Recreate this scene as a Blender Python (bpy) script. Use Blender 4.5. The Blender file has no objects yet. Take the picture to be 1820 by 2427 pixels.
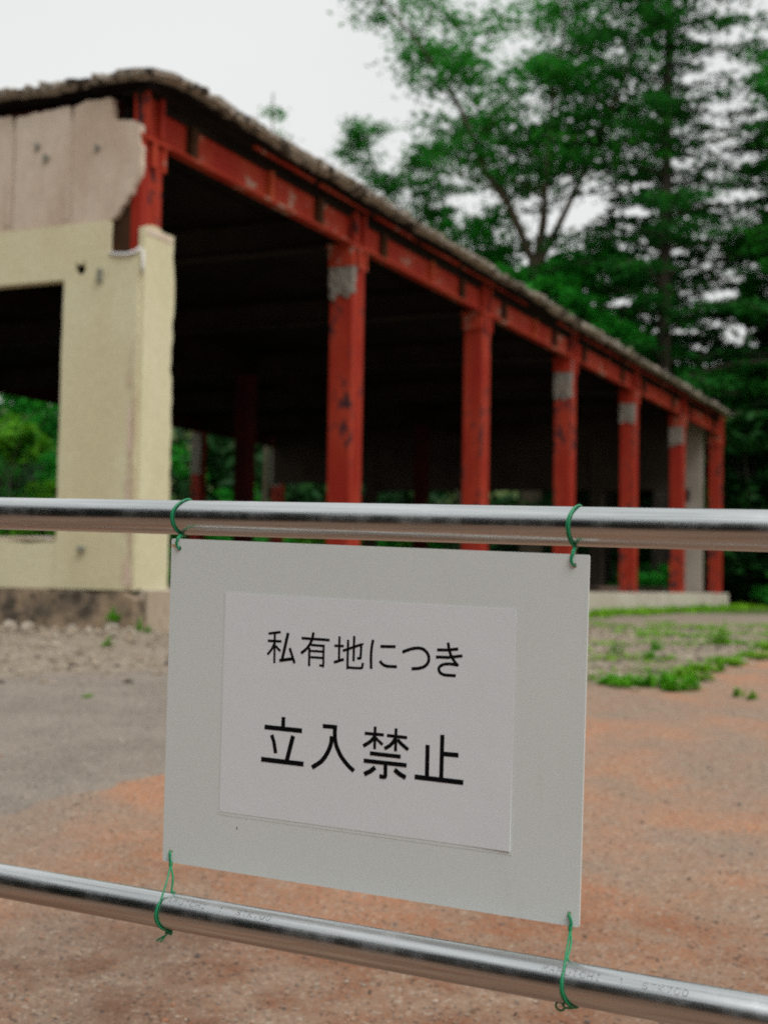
import bpy, bmesh, math, random
import numpy as np
from mathutils import Vector, Matrix

random.seed(7)
rng = np.random.default_rng(11)
scene = bpy.context.scene
COL = scene.collection

# ------------------------------------------------------------------ camera
EYE = 1.15
cam_data = bpy.data.cameras.new('camera')
cam_data.sensor_fit = 'VERTICAL'
cam_data.sensor_height = 36.0
cam_data.sensor_width = 27.0
cam_data.lens = 50.0
cam_data.clip_start = 0.05
cam_data.clip_end = 600.0
cam_data.dof.use_dof = True
cam_data.dof.focus_distance = 1.92
cam_data.dof.aperture_fstop = 5.0
cam_data.dof.aperture_blades = 0
cam = bpy.data.objects.new('camera', cam_data)
COL.objects.link(cam)
_p, _r = math.radians(2.96), math.radians(0.9)
fw = Vector((0, math.cos(_p), math.sin(_p)))
r0 = Vector((1, 0, 0))
u0 = r0.cross(fw)
rt = r0 * math.cos(_r) + u0 * math.sin(_r)
up = -r0 * math.sin(_r) + u0 * math.cos(_r)
m = Matrix((rt, up, -fw)).transposed().to_4x4()
m.translation = Vector((0, 0, EYE))
cam.matrix_world = m
scene.camera = cam

# ------------------------------------------------------------------ world, sun, exposure
SUN_AZ = math.radians(150.0)      # compass angle of the sun, clockwise from +Y
SUN_EL = math.radians(54.0)
world = bpy.data.worlds.new('World')
scene.world = world
world.use_nodes = True
nt = world.node_tree
nt.nodes.clear()
w_out = nt.nodes.new('ShaderNodeOutputWorld')
w_bg = nt.nodes.new('ShaderNodeBackground')
w_sky = nt.nodes.new('ShaderNodeTexSky')
w_sky.sky_type = 'NISHITA'
w_sky.sun_disc = False
w_sky.sun_elevation = SUN_EL
w_sky.sun_rotation = SUN_AZ
w_sky.air_density = 1.5
w_sky.dust_density = 4.0
w_tc = nt.nodes.new('ShaderNodeTexCoord')
w_map = nt.nodes.new('ShaderNodeMapping')
w_map.inputs['Scale'].default_value = (1, 1, 2.2)
w_noise = nt.nodes.new('ShaderNodeTexNoise')
w_noise.inputs['Scale'].default_value = 1.7
w_noise.inputs['Detail'].default_value = 5
w_noise.inputs['Roughness'].default_value = 0.45
w_ramp = nt.nodes.new('ShaderNodeValToRGB')
w_ramp.color_ramp.elements[0].position = 0.25
w_ramp.color_ramp.elements[0].color = (5.5, 5.58, 5.56, 1)
w_ramp.color_ramp.elements[1].position = 0.8
w_ramp.color_ramp.elements[1].color = (6.25, 6.3, 6.2, 1)
w_mix = nt.nodes.new('ShaderNodeMix')
w_mix.data_type = 'RGBA'
w_mix.inputs['Factor'].default_value = 0.95
nt.links.new(w_tc.outputs['Generated'], w_map.inputs['Vector'])
nt.links.new(w_map.outputs['Vector'], w_noise.inputs['Vector'])
nt.links.new(w_noise.outputs['Fac'], w_ramp.inputs['Fac'])
nt.links.new(w_sky.outputs['Color'], w_mix.inputs['A'])
nt.links.new(w_ramp.outputs['Color'], w_mix.inputs['B'])
nt.links.new(w_mix.outputs['Result'], w_bg.inputs['Color'])
w_bg.inputs['Strength'].default_value = 0.1
nt.links.new(w_bg.outputs['Background'], w_out.inputs['Surface'])

sun_data = bpy.data.lights.new('sun', 'SUN')
sun_data.energy = 1.5
sun_data.angle = math.radians(40)
sun_data.color = (1.0, 0.985, 0.96)
sun = bpy.data.objects.new('sun', sun_data)
COL.objects.link(sun)
sd = Vector((math.sin(SUN_AZ) * math.cos(SUN_EL), math.cos(SUN_AZ) * math.cos(SUN_EL), math.sin(SUN_EL)))
sun.rotation_euler = sd.to_track_quat('Z', 'Y').to_euler()
sun.location = (10, -10, 20)

scene.view_settings.view_transform = 'Standard'
scene.view_settings.look = 'None'
scene.view_settings.exposure = 0.5
scene.view_settings.gamma = 1.0
scene.view_settings.use_curve_mapping = False
scene.cycles.max_bounces = 6
scene.cycles.diffuse_bounces = 3
scene.cycles.glossy_bounces = 3
scene.cycles.transparent_max_bounces = 6
scene.cycles.use_denoising = False      # the remaining fine noise stands for the film's grain
scene.cycles.pixel_filter_type = 'BLACKMAN_HARRIS'
scene.cycles.filter_width = 1.9

# ------------------------------------------------------------------ helpers
def tag(o, label=None, cat=None, group=None, kind=None):
    if label: o['label'] = label
    if cat: o['category'] = cat
    if group: o['group'] = group
    if kind: o['kind'] = kind
    return o

def empty(name, loc=(0, 0, 0), rz=0.0, label=None, cat=None, group=None):
    o = bpy.data.objects.new(name, None)
    o.empty_display_size = 0.2
    COL.objects.link(o)
    o.location = loc
    o.rotation_euler = (0, 0, rz)
    return tag(o, label, cat, group)

def link(name, me, mat=None, parent=None):
    o = bpy.data.objects.new(name, me)
    COL.objects.link(o)
    if mat is not None and len(me.materials) == 0:
        me.materials.append(mat)
    if parent is not None:
        o.parent = parent
    return o

def mesh_np(name, verts, faces, smooth=False):
    """verts (n,3) array, faces (m,k) array of equal-sized polygons"""
    me = bpy.data.meshes.new(name)
    v = np.asarray(verts, np.float32)
    f = np.asarray(faces, np.int32)
    me.vertices.add(len(v))
    me.vertices.foreach_set('co', v.ravel())
    k = f.shape[1]
    me.loops.add(f.size)
    me.loops.foreach_set('vertex_index', f.ravel())
    me.polygons.add(len(f))
    me.polygons.foreach_set('loop_start', np.arange(0, f.size, k, dtype=np.int32))
    me.polygons.foreach_set('loop_total', np.full(len(f), k, np.int32))
    me.update(calc_edges=True)
    me.polygons.foreach_set('use_smooth', np.full(len(f), bool(smooth)))
    me.validate()
    return me

def bm_mesh(name, bm, smooth=False):
    me = bpy.data.meshes.new(name)
    bmesh.ops.recalc_face_normals(bm, faces=bm.faces)
    bm.to_mesh(me)
    bm.free()
    if smooth:
        me.polygons.foreach_set('use_smooth', np.ones(len(me.polygons), bool))
    return me

def add_box(bm, x0, x1, y0, y1, z0, z1):
    vs = [bm.verts.new(c) for c in ((x0, y0, z0), (x1, y0, z0), (x1, y1, z0), (x0, y1, z0),
                                    (x0, y0, z1), (x1, y0, z1), (x1, y1, z1), (x0, y1, z1))]
    for f in ((0, 3, 2, 1), (4, 5, 6, 7), (0, 1, 5, 4), (1, 2, 6, 5), (2, 3, 7, 6), (3, 0, 4, 7)):
        bm.faces.new([vs[i] for i in f])

def box_mesh(name, x0, x1, y0, y1, z0, z1, bevel=0.0):
    bm = bmesh.new()
    add_box(bm, x0, x1, y0, y1, z0, z1)
    if bevel:
        bmesh.ops.bevel(bm, geom=bm.edges[:], offset=bevel, segments=1, affect='EDGES')
    return bm_mesh(name, bm)

def box(name, x0, x1, y0, y1, z0, z1, mat, parent, bevel=0.0):
    return link(name, box_mesh(name, x0, x1, y0, y1, z0, z1, bevel), mat, parent)

def jag(pts, step=0.09, amp=0.012, seed=0, closed=True):
    """break an outline into short uneven pieces"""
    r = random.Random(seed)
    out = []
    n = len(pts)
    for i in range(n if closed else n - 1):
        a, b = pts[i], pts[(i + 1) % n]
        am = amp
        if len(a) > 2: am = a[2]
        L = math.hypot(b[0] - a[0], b[1] - a[1])
        k = max(1, int(L / step)) if am > 0 else 1
        for j in range(k):
            t = j / k
            ja = am if j else am * 0.3
            out.append((a[0] + (b[0] - a[0]) * t + r.uniform(-ja, ja), a[1] + (b[1] - a[1]) * t + r.uniform(-ja, ja)))
    return out

def plate(name, outline, axis, c0, c1, mat, parent, holes=(), jitter=0.0):
    """flat piece with a polygon outline, given thickness. axis 'x': outline is (y,z); axis 'y': outline is (x,z); axis 'z': (x,y)"""
    bm = bmesh.new()
    def P(a, b, c):
        if axis == 'x': return (c, a, b)
        if axis == 'y': return (a, c, b)
        return (a, b, c)
    loops = [outline] + list(holes)
    edges = []
    for lp in loops:
        vs = [bm.verts.new(P(a, b, c0)) for a, b in lp]
        for i in range(len(vs)):
            edges.append(bm.edges.new((vs[i], vs[(i + 1) % len(vs)])))
    res = bmesh.ops.triangle_fill(bm, use_beauty=True, use_dissolve=False, edges=edges)
    faces = [g for g in res['geom'] if isinstance(g, bmesh.types.BMFace)]
    ex = bmesh.ops.extrude_face_region(bm, geom=faces)
    d = Vector(P(0, 0, c1 - c0))
    vs = [g for g in ex['geom'] if isinstance(g, bmesh.types.BMVert)]
    bmesh.ops.translate(bm, verts=vs, vec=d)
    return link(name, bm_mesh(name, bm), mat, parent)

def tube_arrays(pts, radii, sides=8, caps=True):
    pts = [Vector(p) for p in pts]
    n = len(pts)
    if not hasattr(radii, '__len__'): radii = [radii] * n
    V, F = [], []
    prev = None
    for i, p in enumerate(pts):
        d = (pts[min(i + 1, n - 1)] - pts[max(i - 1, 0)])
        if d.length < 1e-9: d = Vector((0, 0, 1))
        d.normalize()
        if prev is None:
            a = Vector((0, 0, 1)) if abs(d.z) < 0.9 else Vector((1, 0, 0))
            x = d.cross(a).normalized()
        else:
            x = prev - d * prev.dot(d)
            if x.length < 1e-6: x = d.orthogonal()
            x.normalize()
        prev = x
        y = d.cross(x)
        for k in range(sides):
            t = 2 * math.pi * k / sides
            V.append(p + (x * math.cos(t) + y * math.sin(t)) * radii[i])
    for i in range(n - 1):
        for k in range(sides):
            a, b = i * sides + k, i * sides + (k + 1) % sides
            F.append((a, b, b + sides, a + sides))
    if caps:
        for base, p in ((0, pts[0]), ((n - 1) * sides, pts[-1])):
            c = len(V)
            V.append(p)
            for k in range(sides):
                F.append((base + k, base + (k + 1) % sides, c, c))
    return V, F

def tube_mesh(name, paths, sides=8, smooth=True):
    """paths: list of (pts, radii)"""
    bm = bmesh.new()
    for pts, rad in paths:
        V, F = tube_arrays(pts, rad, sides)
        vs = [bm.verts.new(v) for v in V]
        for f in F:
            q = []
            for i in f:
                if vs[i] not in q: q.append(vs[i])
            bm.faces.new(q)
    return bm_mesh(name, bm, smooth)

def smooth_path(pts, n=8):
    """Catmull-Rom through points"""
    P = [Vector(p) for p in pts]
    P = [P[0] * 2 - P[1]] + P + [P[-1] * 2 - P[-2]]
    out = []
    for i in range(1, len(P) - 2):
        for k in range(n):
            t = k / n
            a, b, c, d = P[i - 1], P[i], P[i + 1], P[i + 2]
            out.append(0.5 * ((2 * b) + (c - a) * t + (2 * a - 5 * b + 4 * c - d) * t * t + (3 * b - a - 3 * c + d) * t ** 3))
    out.append(P[-2])
    return out

# ------------------------------------------------------------------ materials
def new_mat(name):
    mt = bpy.data.materials.new(name)
    mt.use_nodes = True
    t = mt.node_tree
    bs = t.nodes['Principled BSDF']
    return mt, t, bs

def N(t, typ, **kw):
    n = t.nodes.new(typ)
    for k, v in kw.items():
        if k in n.inputs: n.inputs[k].default_value = v
        else: setattr(n, k, v)
    return n

def mixc(t, fac, a, b, blend='MIX'):
    n = t.nodes.new('ShaderNodeMix')
    n.data_type = 'RGBA'
    n.blend_type = blend
    for sock, v in (('Factor', fac), ('A', a), ('B', b)):
        if isinstance(v, bpy.types.NodeSocket): t.links.new(v, n.inputs[sock])
        elif sock == 'Factor': n.inputs[sock].default_value = v
        else: n.inputs[sock].default_value = (v[0], v[1], v[2], 1)
    return n.outputs['Result']

def mathn(t, op, a, b=0.0, clamp=False):
    n = t.nodes.new('ShaderNodeMath')
    n.operation = op
    n.use_clamp = clamp
    for i, v in enumerate((a, b)):
        if isinstance(v, bpy.types.NodeSocket): t.links.new(v, n.inputs[i])
        else: n.inputs[i].default_value = v
    return n.outputs[0]

def ramp(t, src, p0, p1):
    n = t.nodes.new('ShaderNodeMapRange')
    n.interpolation_type = 'SMOOTHSTEP'
    t.links.new(src, n.inputs['Value'])
    n.inputs['From Min'].default_value = p0
    n.inputs['From Max'].default_value = p1
    return n.outputs['Result']

def noise(t, vec, scale, detail=4, rough=0.55, dist=0.0):
    n = N(t, 'ShaderNodeTexNoise', Scale=scale, Detail=detail, Roughness=rough, Distortion=dist)
    t.links.new(vec, n.inputs['Vector'])
    return n.outputs['Fac']

def voronoi(t, vec, scale, feature='F1', out='Color', rnd=1.0):
    n = t.nodes.new('ShaderNodeTexVoronoi')
    n.feature = feature
    n.inputs['Scale'].default_value = scale
    n.inputs['Randomness'].default_value = rnd
    t.links.new(vec, n.inputs['Vector'])
    return n.outputs[out]

def coords(t, scale=(1, 1, 1)):
    tc = t.nodes.new('ShaderNodeTexCoord')
    mp = t.nodes.new('ShaderNodeMapping')
    mp.inputs['Scale'].default_value = scale
    t.links.new(tc.outputs['Object'], mp.inputs['Vector'])
    return mp.outputs['Vector']

def bump(t, bs, h, strength=0.3, dist=0.01):
    b = t.nodes.new('ShaderNodeBump')
    b.inputs['Strength'].default_value = strength
    b.inputs['Distance'].default_value = dist
    t.links.new(h, b.inputs['Height'])
    t.links.new(b.outputs['Normal'], bs.inputs['Normal'])

def worn(name, c1, c2, c3, s1=1.5, s2=12.0, amt=(0.52, 0.66), amt3=(0.6, 0.7), rough=0.85, bstr=0.3, bdist=0.01, stretch=(1, 1, 1), spec=0.3):
    """base colour c1 drifting to c2, with patches of c3"""
    mt, t, bs = new_mat(name)
    v = coords(t, stretch)
    oi = t.nodes.new('ShaderNodeObjectInfo')   # each piece wears differently
    va = t.nodes.new('ShaderNodeVectorMath'); va.operation = 'MULTIPLY_ADD'
    t.links.new(oi.outputs['Location'], va.inputs[0]); va.inputs[1].default_value = (1.37, 2.11, 0.7)
    t.links.new(v, va.inputs[2])
    v = va.outputs['Vector']
    a = noise(t, v, s1, 3, 0.6)
    b = noise(t, v, s2, 4, 0.65)
    col = mixc(t, ramp(t, a, 0.35, 0.65), c1, c2)
    ab = mathn(t, 'ADD', mathn(t, 'MULTIPLY', a, 0.5), mathn(t, 'MULTIPLY', b, 0.5))
    col = mixc(t, ramp(t, ab, *amt3), col, c3)
    g = noise(t, v, s2 * 6, 1, 0.7)
    col = mixc(t, 0.35, col, mixc(t, g, (0.35, 0.35, 0.35), (1, 1, 1)), 'OVERLAY')
    t.links.new(col, bs.inputs['Base Color'])
    bs.inputs['Roughness'].default_value = rough
    bs.inputs['Specular IOR Level'].default_value = spec
    bump(t, bs, b, bstr, bdist)
    return mt

M = {}
M['cream'] = worn('cream_plaster', (0.525, 0.47, 0.30), (0.575, 0.525, 0.355), (0.45, 0.355, 0.25), 0.9, 7, amt3=(0.62, 0.72), stretch=(1, 1, 0.45))
M['panel'] = worn('beige_concrete_panel', (0.42, 0.325, 0.245), (0.51, 0.425, 0.34), (0.33, 0.22, 0.15), 1.6, 5, amt3=(0.55, 0.68), stretch=(1, 1, 0.35))
M['plinth'] = worn('stained_concrete', (0.30, 0.22, 0.145), (0.15, 0.115, 0.082), (0.06, 0.05, 0.038), 2.6, 9, amt3=(0.50, 0.60), bstr=0.6, bdist=0.03)
M['slab'] = worn('slab_concrete', (0.42, 0.37, 0.30), (0.50, 0.46, 0.38), (0.30, 0.25, 0.19), 0.8, 10, amt3=(0.58, 0.7))
M['broken'] = worn('broken_plaster', (0.52, 0.40, 0.31), (0.60, 0.49, 0.38), (0.66, 0.64, 0.62), 4, 20, amt3=(0.55, 0.6), bstr=0.7, bdist=0.02)
M['white_fill'] = worn('white_filler', (0.70, 0.70, 0.70), (0.62, 0.60, 0.58), (0.5, 0.45, 0.4), 6, 30)
M['red'] = worn('red_oxide_paint', (0.245, 0.019, 0.010), (0.32, 0.038, 0.018), (0.05, 0.02, 0.022), 2.0, 13, amt3=(0.54, 0.575), rough=0.7, spec=0.12, stretch=(1, 1, 0.4))
M['red_beam'] = worn('red_beam_paint', (0.29, 0.022, 0.011), (0.34, 0.045, 0.02), (0.36, 0.22, 0.17), 1.6, 9, amt3=(0.575, 0.615), rough=0.7, spec=0.12)
M['orange_rust'] = worn('rusty_orange_paint', (0.42, 0.09, 0.02), (0.40, 0.05, 0.02), (0.12, 0.06, 0.02), 2, 8, rough=0.75)
M['rust_dark'] = worn('dark_rust', (0.055, 0.025, 0.012), (0.035, 0.02, 0.012), (0.08, 0.03, 0.012), 3, 15, spec=0.05)  # rust brown with the shade of recess and stiffener sides put in
M['mortar'] = worn('grey_mortar', (0.17, 0.16, 0.135), (0.24, 0.22, 0.185), (0.11, 0.085, 0.07), 5, 18, amt3=(0.52, 0.58), bstr=0.6, bdist=0.02)
M['soot'] = worn('sooty_steel', (0.012, 0.009, 0.007), (0.020, 0.015, 0.012), (0.007, 0.006, 0.005), 1.5, 8, spec=0.05)  # shade indoors and under the roof edge put into the steel's colour
M['soot_red'] = worn('sooty_red_steel', (0.055, 0.010, 0.008), (0.035, 0.010, 0.008), (0.012, 0.008, 0.007), 1.5, 8, spec=0.05)  # red steel with the interior's shade put into its colour
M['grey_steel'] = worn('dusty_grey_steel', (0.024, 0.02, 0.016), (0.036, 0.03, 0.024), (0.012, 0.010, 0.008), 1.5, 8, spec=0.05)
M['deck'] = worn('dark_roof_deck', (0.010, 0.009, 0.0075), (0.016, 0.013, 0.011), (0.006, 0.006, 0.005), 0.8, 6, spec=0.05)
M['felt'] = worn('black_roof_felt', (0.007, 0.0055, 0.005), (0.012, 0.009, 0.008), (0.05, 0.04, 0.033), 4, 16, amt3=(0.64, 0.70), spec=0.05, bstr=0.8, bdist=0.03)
M['rooftop'] = worn('weathered_roof_gravel', (0.27, 0.235, 0.19), (0.38, 0.335, 0.28), (0.045, 0.036, 0.028), 3.0, 10, amt3=(0.495, 0.56), bstr=1.0, bdist=0.05)
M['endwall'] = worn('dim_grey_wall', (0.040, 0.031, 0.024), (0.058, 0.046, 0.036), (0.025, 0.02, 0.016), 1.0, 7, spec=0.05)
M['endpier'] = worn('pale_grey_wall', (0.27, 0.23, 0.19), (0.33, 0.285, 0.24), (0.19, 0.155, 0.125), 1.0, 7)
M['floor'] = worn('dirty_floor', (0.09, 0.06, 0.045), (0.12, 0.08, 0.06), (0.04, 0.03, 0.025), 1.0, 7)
M['bark'] = worn('bark', (0.055, 0.042, 0.028), (0.085, 0.065, 0.042), (0.03, 0.026, 0.02), 3, 20, stretch=(1, 1, 0.25), bstr=0.8, bdist=0.03)
M['bark_dark'] = worn('dark_bark', (0.03, 0.024, 0.018), (0.045, 0.035, 0.025), (0.02, 0.017, 0.014), 3, 20, stretch=(1, 1, 0.25), bstr=0.8, bdist=0.03)
M['stone'] = worn('pale_stone', (0.33, 0.28, 0.225), (0.42, 0.37, 0.31), (0.16, 0.13, 0.10), 9, 30, amt3=(0.5, 0.6))
M['black'] = worn('dark_metal', (0.012, 0.012, 0.012), (0.02, 0.02, 0.02), (0.03, 0.03, 0.025), 3, 20)
M['outlet'] = worn('grey_outlet', (0.17, 0.17, 0.14), (0.20, 0.20, 0.17), (0.12, 0.12, 0.1), 3, 20)

M['foot'] = worn('pier_foot_concrete', (0.34, 0.275, 0.20), (0.40, 0.33, 0.25), (0.22, 0.17, 0.125), 3, 14, amt3=(0.52, 0.6))
# the cream plaster has lost its paint in a pinkish streak along the pier's arris
_t = M['cream'].node_tree
_bs = _t.nodes['Principled BSDF']
_src = _bs.inputs['Base Color'].links[0].from_socket
_tc = _t.nodes.new('ShaderNodeTexCoord')
_sx = _t.nodes.new('ShaderNodeSeparateXYZ')
_t.links.new(_tc.outputs['Object'], _sx.inputs['Vector'])
_v = coords(_t, (1, 1, 0.3))
_nz = noise(_t, _v, 9, 4, 0.6)
_d = mathn(_t, 'ABSOLUTE', mathn(_t, 'ADD', _sx.outputs['Y'], mathn(_t, 'SUBTRACT', mathn(_t, 'MULTIPLY', _nz, 0.14), 0.08)))
_m = mathn(_t, 'MULTIPLY', ramp(_t, _d, 0.075, 0.02), ramp(_t, _nz, 0.42, 0.56))
_m = mathn(_t, 'MULTIPLY', _m, ramp(_t, _sx.outputs['Z'], 3.0, 1.6))
_t.links.new(mixc(_t, mathn(_t, 'MULTIPLY', _m, 0.7), _src, (0.40, 0.27, 0.19)), _bs.inputs['Base Color'])

def leaf_mat(name, c1, c2, c3, trans=0.35):
    mt, t, bs = new_mat(name)
    g = t.nodes.new('ShaderNodeNewGeometry')
    v = coords(t)
    big = noise(t, v, 0.55, 3)
    rnd = g.outputs['Random Per Island']
    col = mixc(t, rnd, c1, c2)
    col = mixc(t, ramp(t, big, 0.42, 0.62), col, mixc(t, rnd, c3, c2))
    t.links.new(col, bs.inputs['Base Color'])
    bs.inputs['Roughness'].default_value = 0.5
    bs.inputs['Specular IOR Level'].default_value = 0.08
    tr = t.nodes.new('ShaderNodeBsdfTranslucent')
    t.links.new(mixc(t, 0.5, col, mixc(t, 1.0, col, (1.0, 1.0, 0.35), 'MULTIPLY')), tr.inputs['Color'])
    ms = t.nodes.new('ShaderNodeMixShader')
    ms.inputs[0].default_value = trans
    t.links.new(bs.outputs[0], ms.inputs[1])
    t.links.new(tr.outputs[0], ms.inputs[2])
    t.links.new(ms.outputs[0], t.nodes['Material Output'].inputs['Surface'])
    return mt

M['leaf_bright'] = leaf_mat('bright_leaf', (0.018, 0.27, 0.028), (0.05, 0.38, 0.038), (0.010, 0.17, 0.022), 0.45)
M['leaf_mid'] = leaf_mat('mid_leaf', (0.018, 0.22, 0.03), (0.055, 0.33, 0.04), (0.010, 0.115, 0.018), 0.45)
M['leaf_deep'] = leaf_mat('deep_leaf', (0.009, 0.085, 0.016), (0.028, 0.19, 0.026), (0.006, 0.05, 0.011), 0.3)
M['leaf_dark'] = leaf_mat('dark_leaf', (0.008, 0.048, 0.010), (0.016, 0.075, 0.014), (0.005, 0.028, 0.007), 0.2)
M['leaf_yellow'] = leaf_mat('yellowish_leaf', (0.09, 0.30, 0.018), (0.14, 0.38, 0.022), (0.035, 0.20, 0.02), 0.4)
M['lane_leaf'] = leaf_mat('lane_leaf', (0.010, 0.026, 0.018), (0.018, 0.04, 0.028), (0.008, 0.018, 0.014), 0.15)
M['weed'] = leaf_mat('weed_leaf', (0.13, 0.36, 0.016), (0.20, 0.46, 0.025), (0.23, 0.42, 0.03), 0.35)
M['weed_deep'] = leaf_mat('deep_weed_leaf', (0.09, 0.38, 0.018), (0.15, 0.48, 0.03), (0.19, 0.44, 0.028), 0.35)

# ------------------------------------------------------------------ ground
ZB = 0.71
def sstep(a): 
    a = np.clip(a, 0, 1)
    return a * a * (3 - 2 * a)

def vnoise(x, y, s, seed=0):
    """smooth value noise on arrays"""
    r = np.random.default_rng(seed).random((256, 256))
    u, v = x * s + 1000, y * s + 1000
    i, j = np.floor(u).astype(int), np.floor(v).astype(int)
    fu, fv = u - i, v - j
    fu, fv = fu * fu * (3 - 2 * fu), fv * fv * (3 - 2 * fv)
    g = lambda a, b: r[a % 256, b % 256]
    return (g(i, j) * (1 - fu) + g(i + 1, j) * fu) * (1 - fv) + (g(i, j + 1) * (1 - fu) + g(i + 1, j + 1) * fu) * fv

def ground_z(x, y):
    x, y = np.asarray(x, float), np.asarray(y, float)
    z = np.clip((y - 1.0) * ZB / 9.5, 0, ZB)
    z = z + sstep((y - 58) / 45) * 13 + sstep((x - 20) / 40) * sstep((y - 15) / 25) * 6
    near = sstep((40 - y) / 20)
    z = z + near * ((vnoise(x, y, 0.9, 1) - 0.5) * 0.02 + (vnoise(x, y, 4.0, 2) - 0.5) * 0.008)
    return z

def gz(x, y): return float(ground_z(np.array([x]), np.array([y]))[0])

GREY_X = [-9, -3, -1.34, -1.13, -1.02, -0.87, -0.3, 0.3, 0.9, 1.2, 1.3]
GREY_Y = [1.5, 3.1, 5.07, 5.48, 5.64, 5.81, 6.5, 7.2, 8.0, 8.6, 40]
GRAV_X = [-9, -2.29, -1.33, 0, 1.23, 1.48, 1.68, 1.80, 2.04, 2.45, 2.83, 4.0, 6.5, 12]
GRAV_Y = [8.2, 8.55, 8.9, 8.8, 8.62, 8.72, 8.64, 8.6, 9.25, 9.94, 10.48, 12.2, 16, 24]
xs = np.concatenate([np.linspace(-120, -9, 24)[:-1], np.arange(-9, 9.01, 0.08), np.linspace(9, 120, 30)[1:]])
ys = np.concatenate([np.linspace(-60, 1.0, 14)[:-1], np.arange(1.0, 14.0, 0.06), np.arange(14.0, 40.0, 0.4), np.linspace(40, 190, 60)])
XX, YY = np.meshgrid(xs, ys)
ZZ = ground_z(XX, YY)
nx, ny = len(xs), len(ys)
idx = np.arange(nx * ny).reshape(ny, nx)
quads = np.stack([idx[:-1, :-1], idx[:-1, 1:], idx[1:, 1:], idx[1:, :-1]], -1).reshape(-1, 4)
gme = mesh_np('ground', np.stack([XX, YY, ZZ], -1).reshape(-1, 3), quads, smooth=True)
wob = (vnoise(XX, YY, 2.5, 3) - 0.5) * 0.35 + (vnoise(XX, YY, 9, 4) - 0.5) * 0.22
grey = sstep((YY + wob * 0.6 - np.interp(XX, GREY_X, GREY_Y)) / 0.22 + 0.5)
grav = sstep((YY + wob * 1.3 - np.interp(XX, GRAV_X, GRAV_Y)) / 0.45 + 0.5)
# distance in front of the long wall (local y of the building, negative outside)
AZ = math.radians(24.4)
SX, SY = math.sin(AZ), math.cos(AZ)
C0 = np.array([-2.1437, 12.596, ZB])
LY = (XX - C0[0]) * (-SY) + (YY - C0[1]) * SX
LX = (XX - C0[0]) * SX + (YY - C0[1]) * SY
grass = sstep((LY + 1.15 + wob * 2) / 0.8) * sstep((LX - 4) / 3) * (YY > 10)
grass = np.maximum(grass, sstep((YY - 24) / 6))
att = gme.color_attributes.new('region', 'FLOAT_COLOR', 'POINT')
att.data.foreach_set('color', np.stack([grey, grav, grass, sstep((4.9 + wob * 2.6 - YY) / 1.7)], -1).astype(np.float32).ravel())

mt, t, bs = new_mat('worn_ground')
v = coords(t)
at = N(t, 'ShaderNodeVertexColor', layer_name='region')
sp = t.nodes.new('ShaderNodeSeparateColor')
t.links.new(at.outputs['Color'], sp.inputs['Color'])
vor = voronoi(t, v, 170)
sv = t.nodes.new('ShaderNodeSeparateColor')
t.links.new(vor, sv.inputs['Color'])
vor2 = voronoi(t, v, 105)
sv2 = t.nodes.new('ShaderNodeSeparateColor')
t.links.new(vor2, sv2.inputs['Color'])
n1 = noise(t, v, 0.55, 3, 0.6, 0.6)
n2 = noise(t, v, 2.6, 5, 0.68)
n3 = noise(t, v, 42, 3, 0.75)
# red asphalt
red = mixc(t, ramp(t, n2, 0.38, 0.64), (0.30, 0.19, 0.124), (0.41, 0.188, 0.098))
red = mixc(t, ramp(t, n1, 0.40, 0.62), red, (0.262, 0.185, 0.135))
red = mixc(t, mathn(t, 'MULTIPLY', ramp(t, n3, 0.55, 0.72), 0.6), red, (0.40, 0.17, 0.085))
# grey asphalt
gry = mixc(t, ramp(t, n2, 0.35, 0.65), (0.19, 0.165, 0.138), (0.25, 0.217, 0.182))
rg = mathn(t, 'ADD', sp.outputs['Red'], mathn(t, 'ADD', mathn(t, 'MULTIPLY', mathn(t, 'SUBTRACT', n2, 0.5), 1.3), mathn(t, 'MULTIPLY', mathn(t, 'SUBTRACT', n3, 0.5), 0.9)))
col = mixc(t, ramp(t, rg, 0.36, 0.64), red, gry)
# aggregate showing through the worn binder
agg = mixc(t, sv.outputs['Red'], (0.075, 0.065, 0.058), (0.46, 0.36, 0.275))
col = mixc(t, mathn(t, 'MULTIPLY', ramp(t, sv.outputs['Green'], 0.25, 0.9), 0.55), col, agg)
col = mixc(t, mathn(t, 'MULTIPLY', ramp(t, sv2.outputs['Blue'], 0.93, 0.97), 0.7), col, (0.055, 0.048, 0.045))
col = mixc(t, mathn(t, 'MULTIPLY', ramp(t, sv2.outputs['Red'], 0.92, 0.97), 0.5), col, (0.50, 0.44, 0.36))
# gravel
vg = voronoi(t, v, 38)
sg = t.nodes.new('ShaderNodeSeparateColor')
t.links.new(vg, sg.inputs['Color'])
gv = mixc(t, sg.outputs['Red'], (0.185, 0.15, 0.112), (0.37, 0.315, 0.245))
gv = mixc(t, ramp(t, n2, 0.42, 0.68), gv, (0.23, 0.182, 0.135))
gm = mathn(t, 'ADD', sp.outputs['Green'], mathn(t, 'MULTIPLY', mathn(t, 'SUBTRACT', n2, 0.5), 0.8))
col = mixc(t, ramp(t, gm, 0.35, 0.65), col, gv)
gr = mixc(t, n3, (0.05, 0.10, 0.02), (0.10, 0.12, 0.04))
gm2 = mathn(t, 'ADD', sp.outputs['Blue'], mathn(t, 'MULTIPLY', mathn(t, 'SUBTRACT', n2, 0.5), 0.9))
col = mixc(t, ramp(t, gm2, 0.45, 0.7), col, gr)
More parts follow.
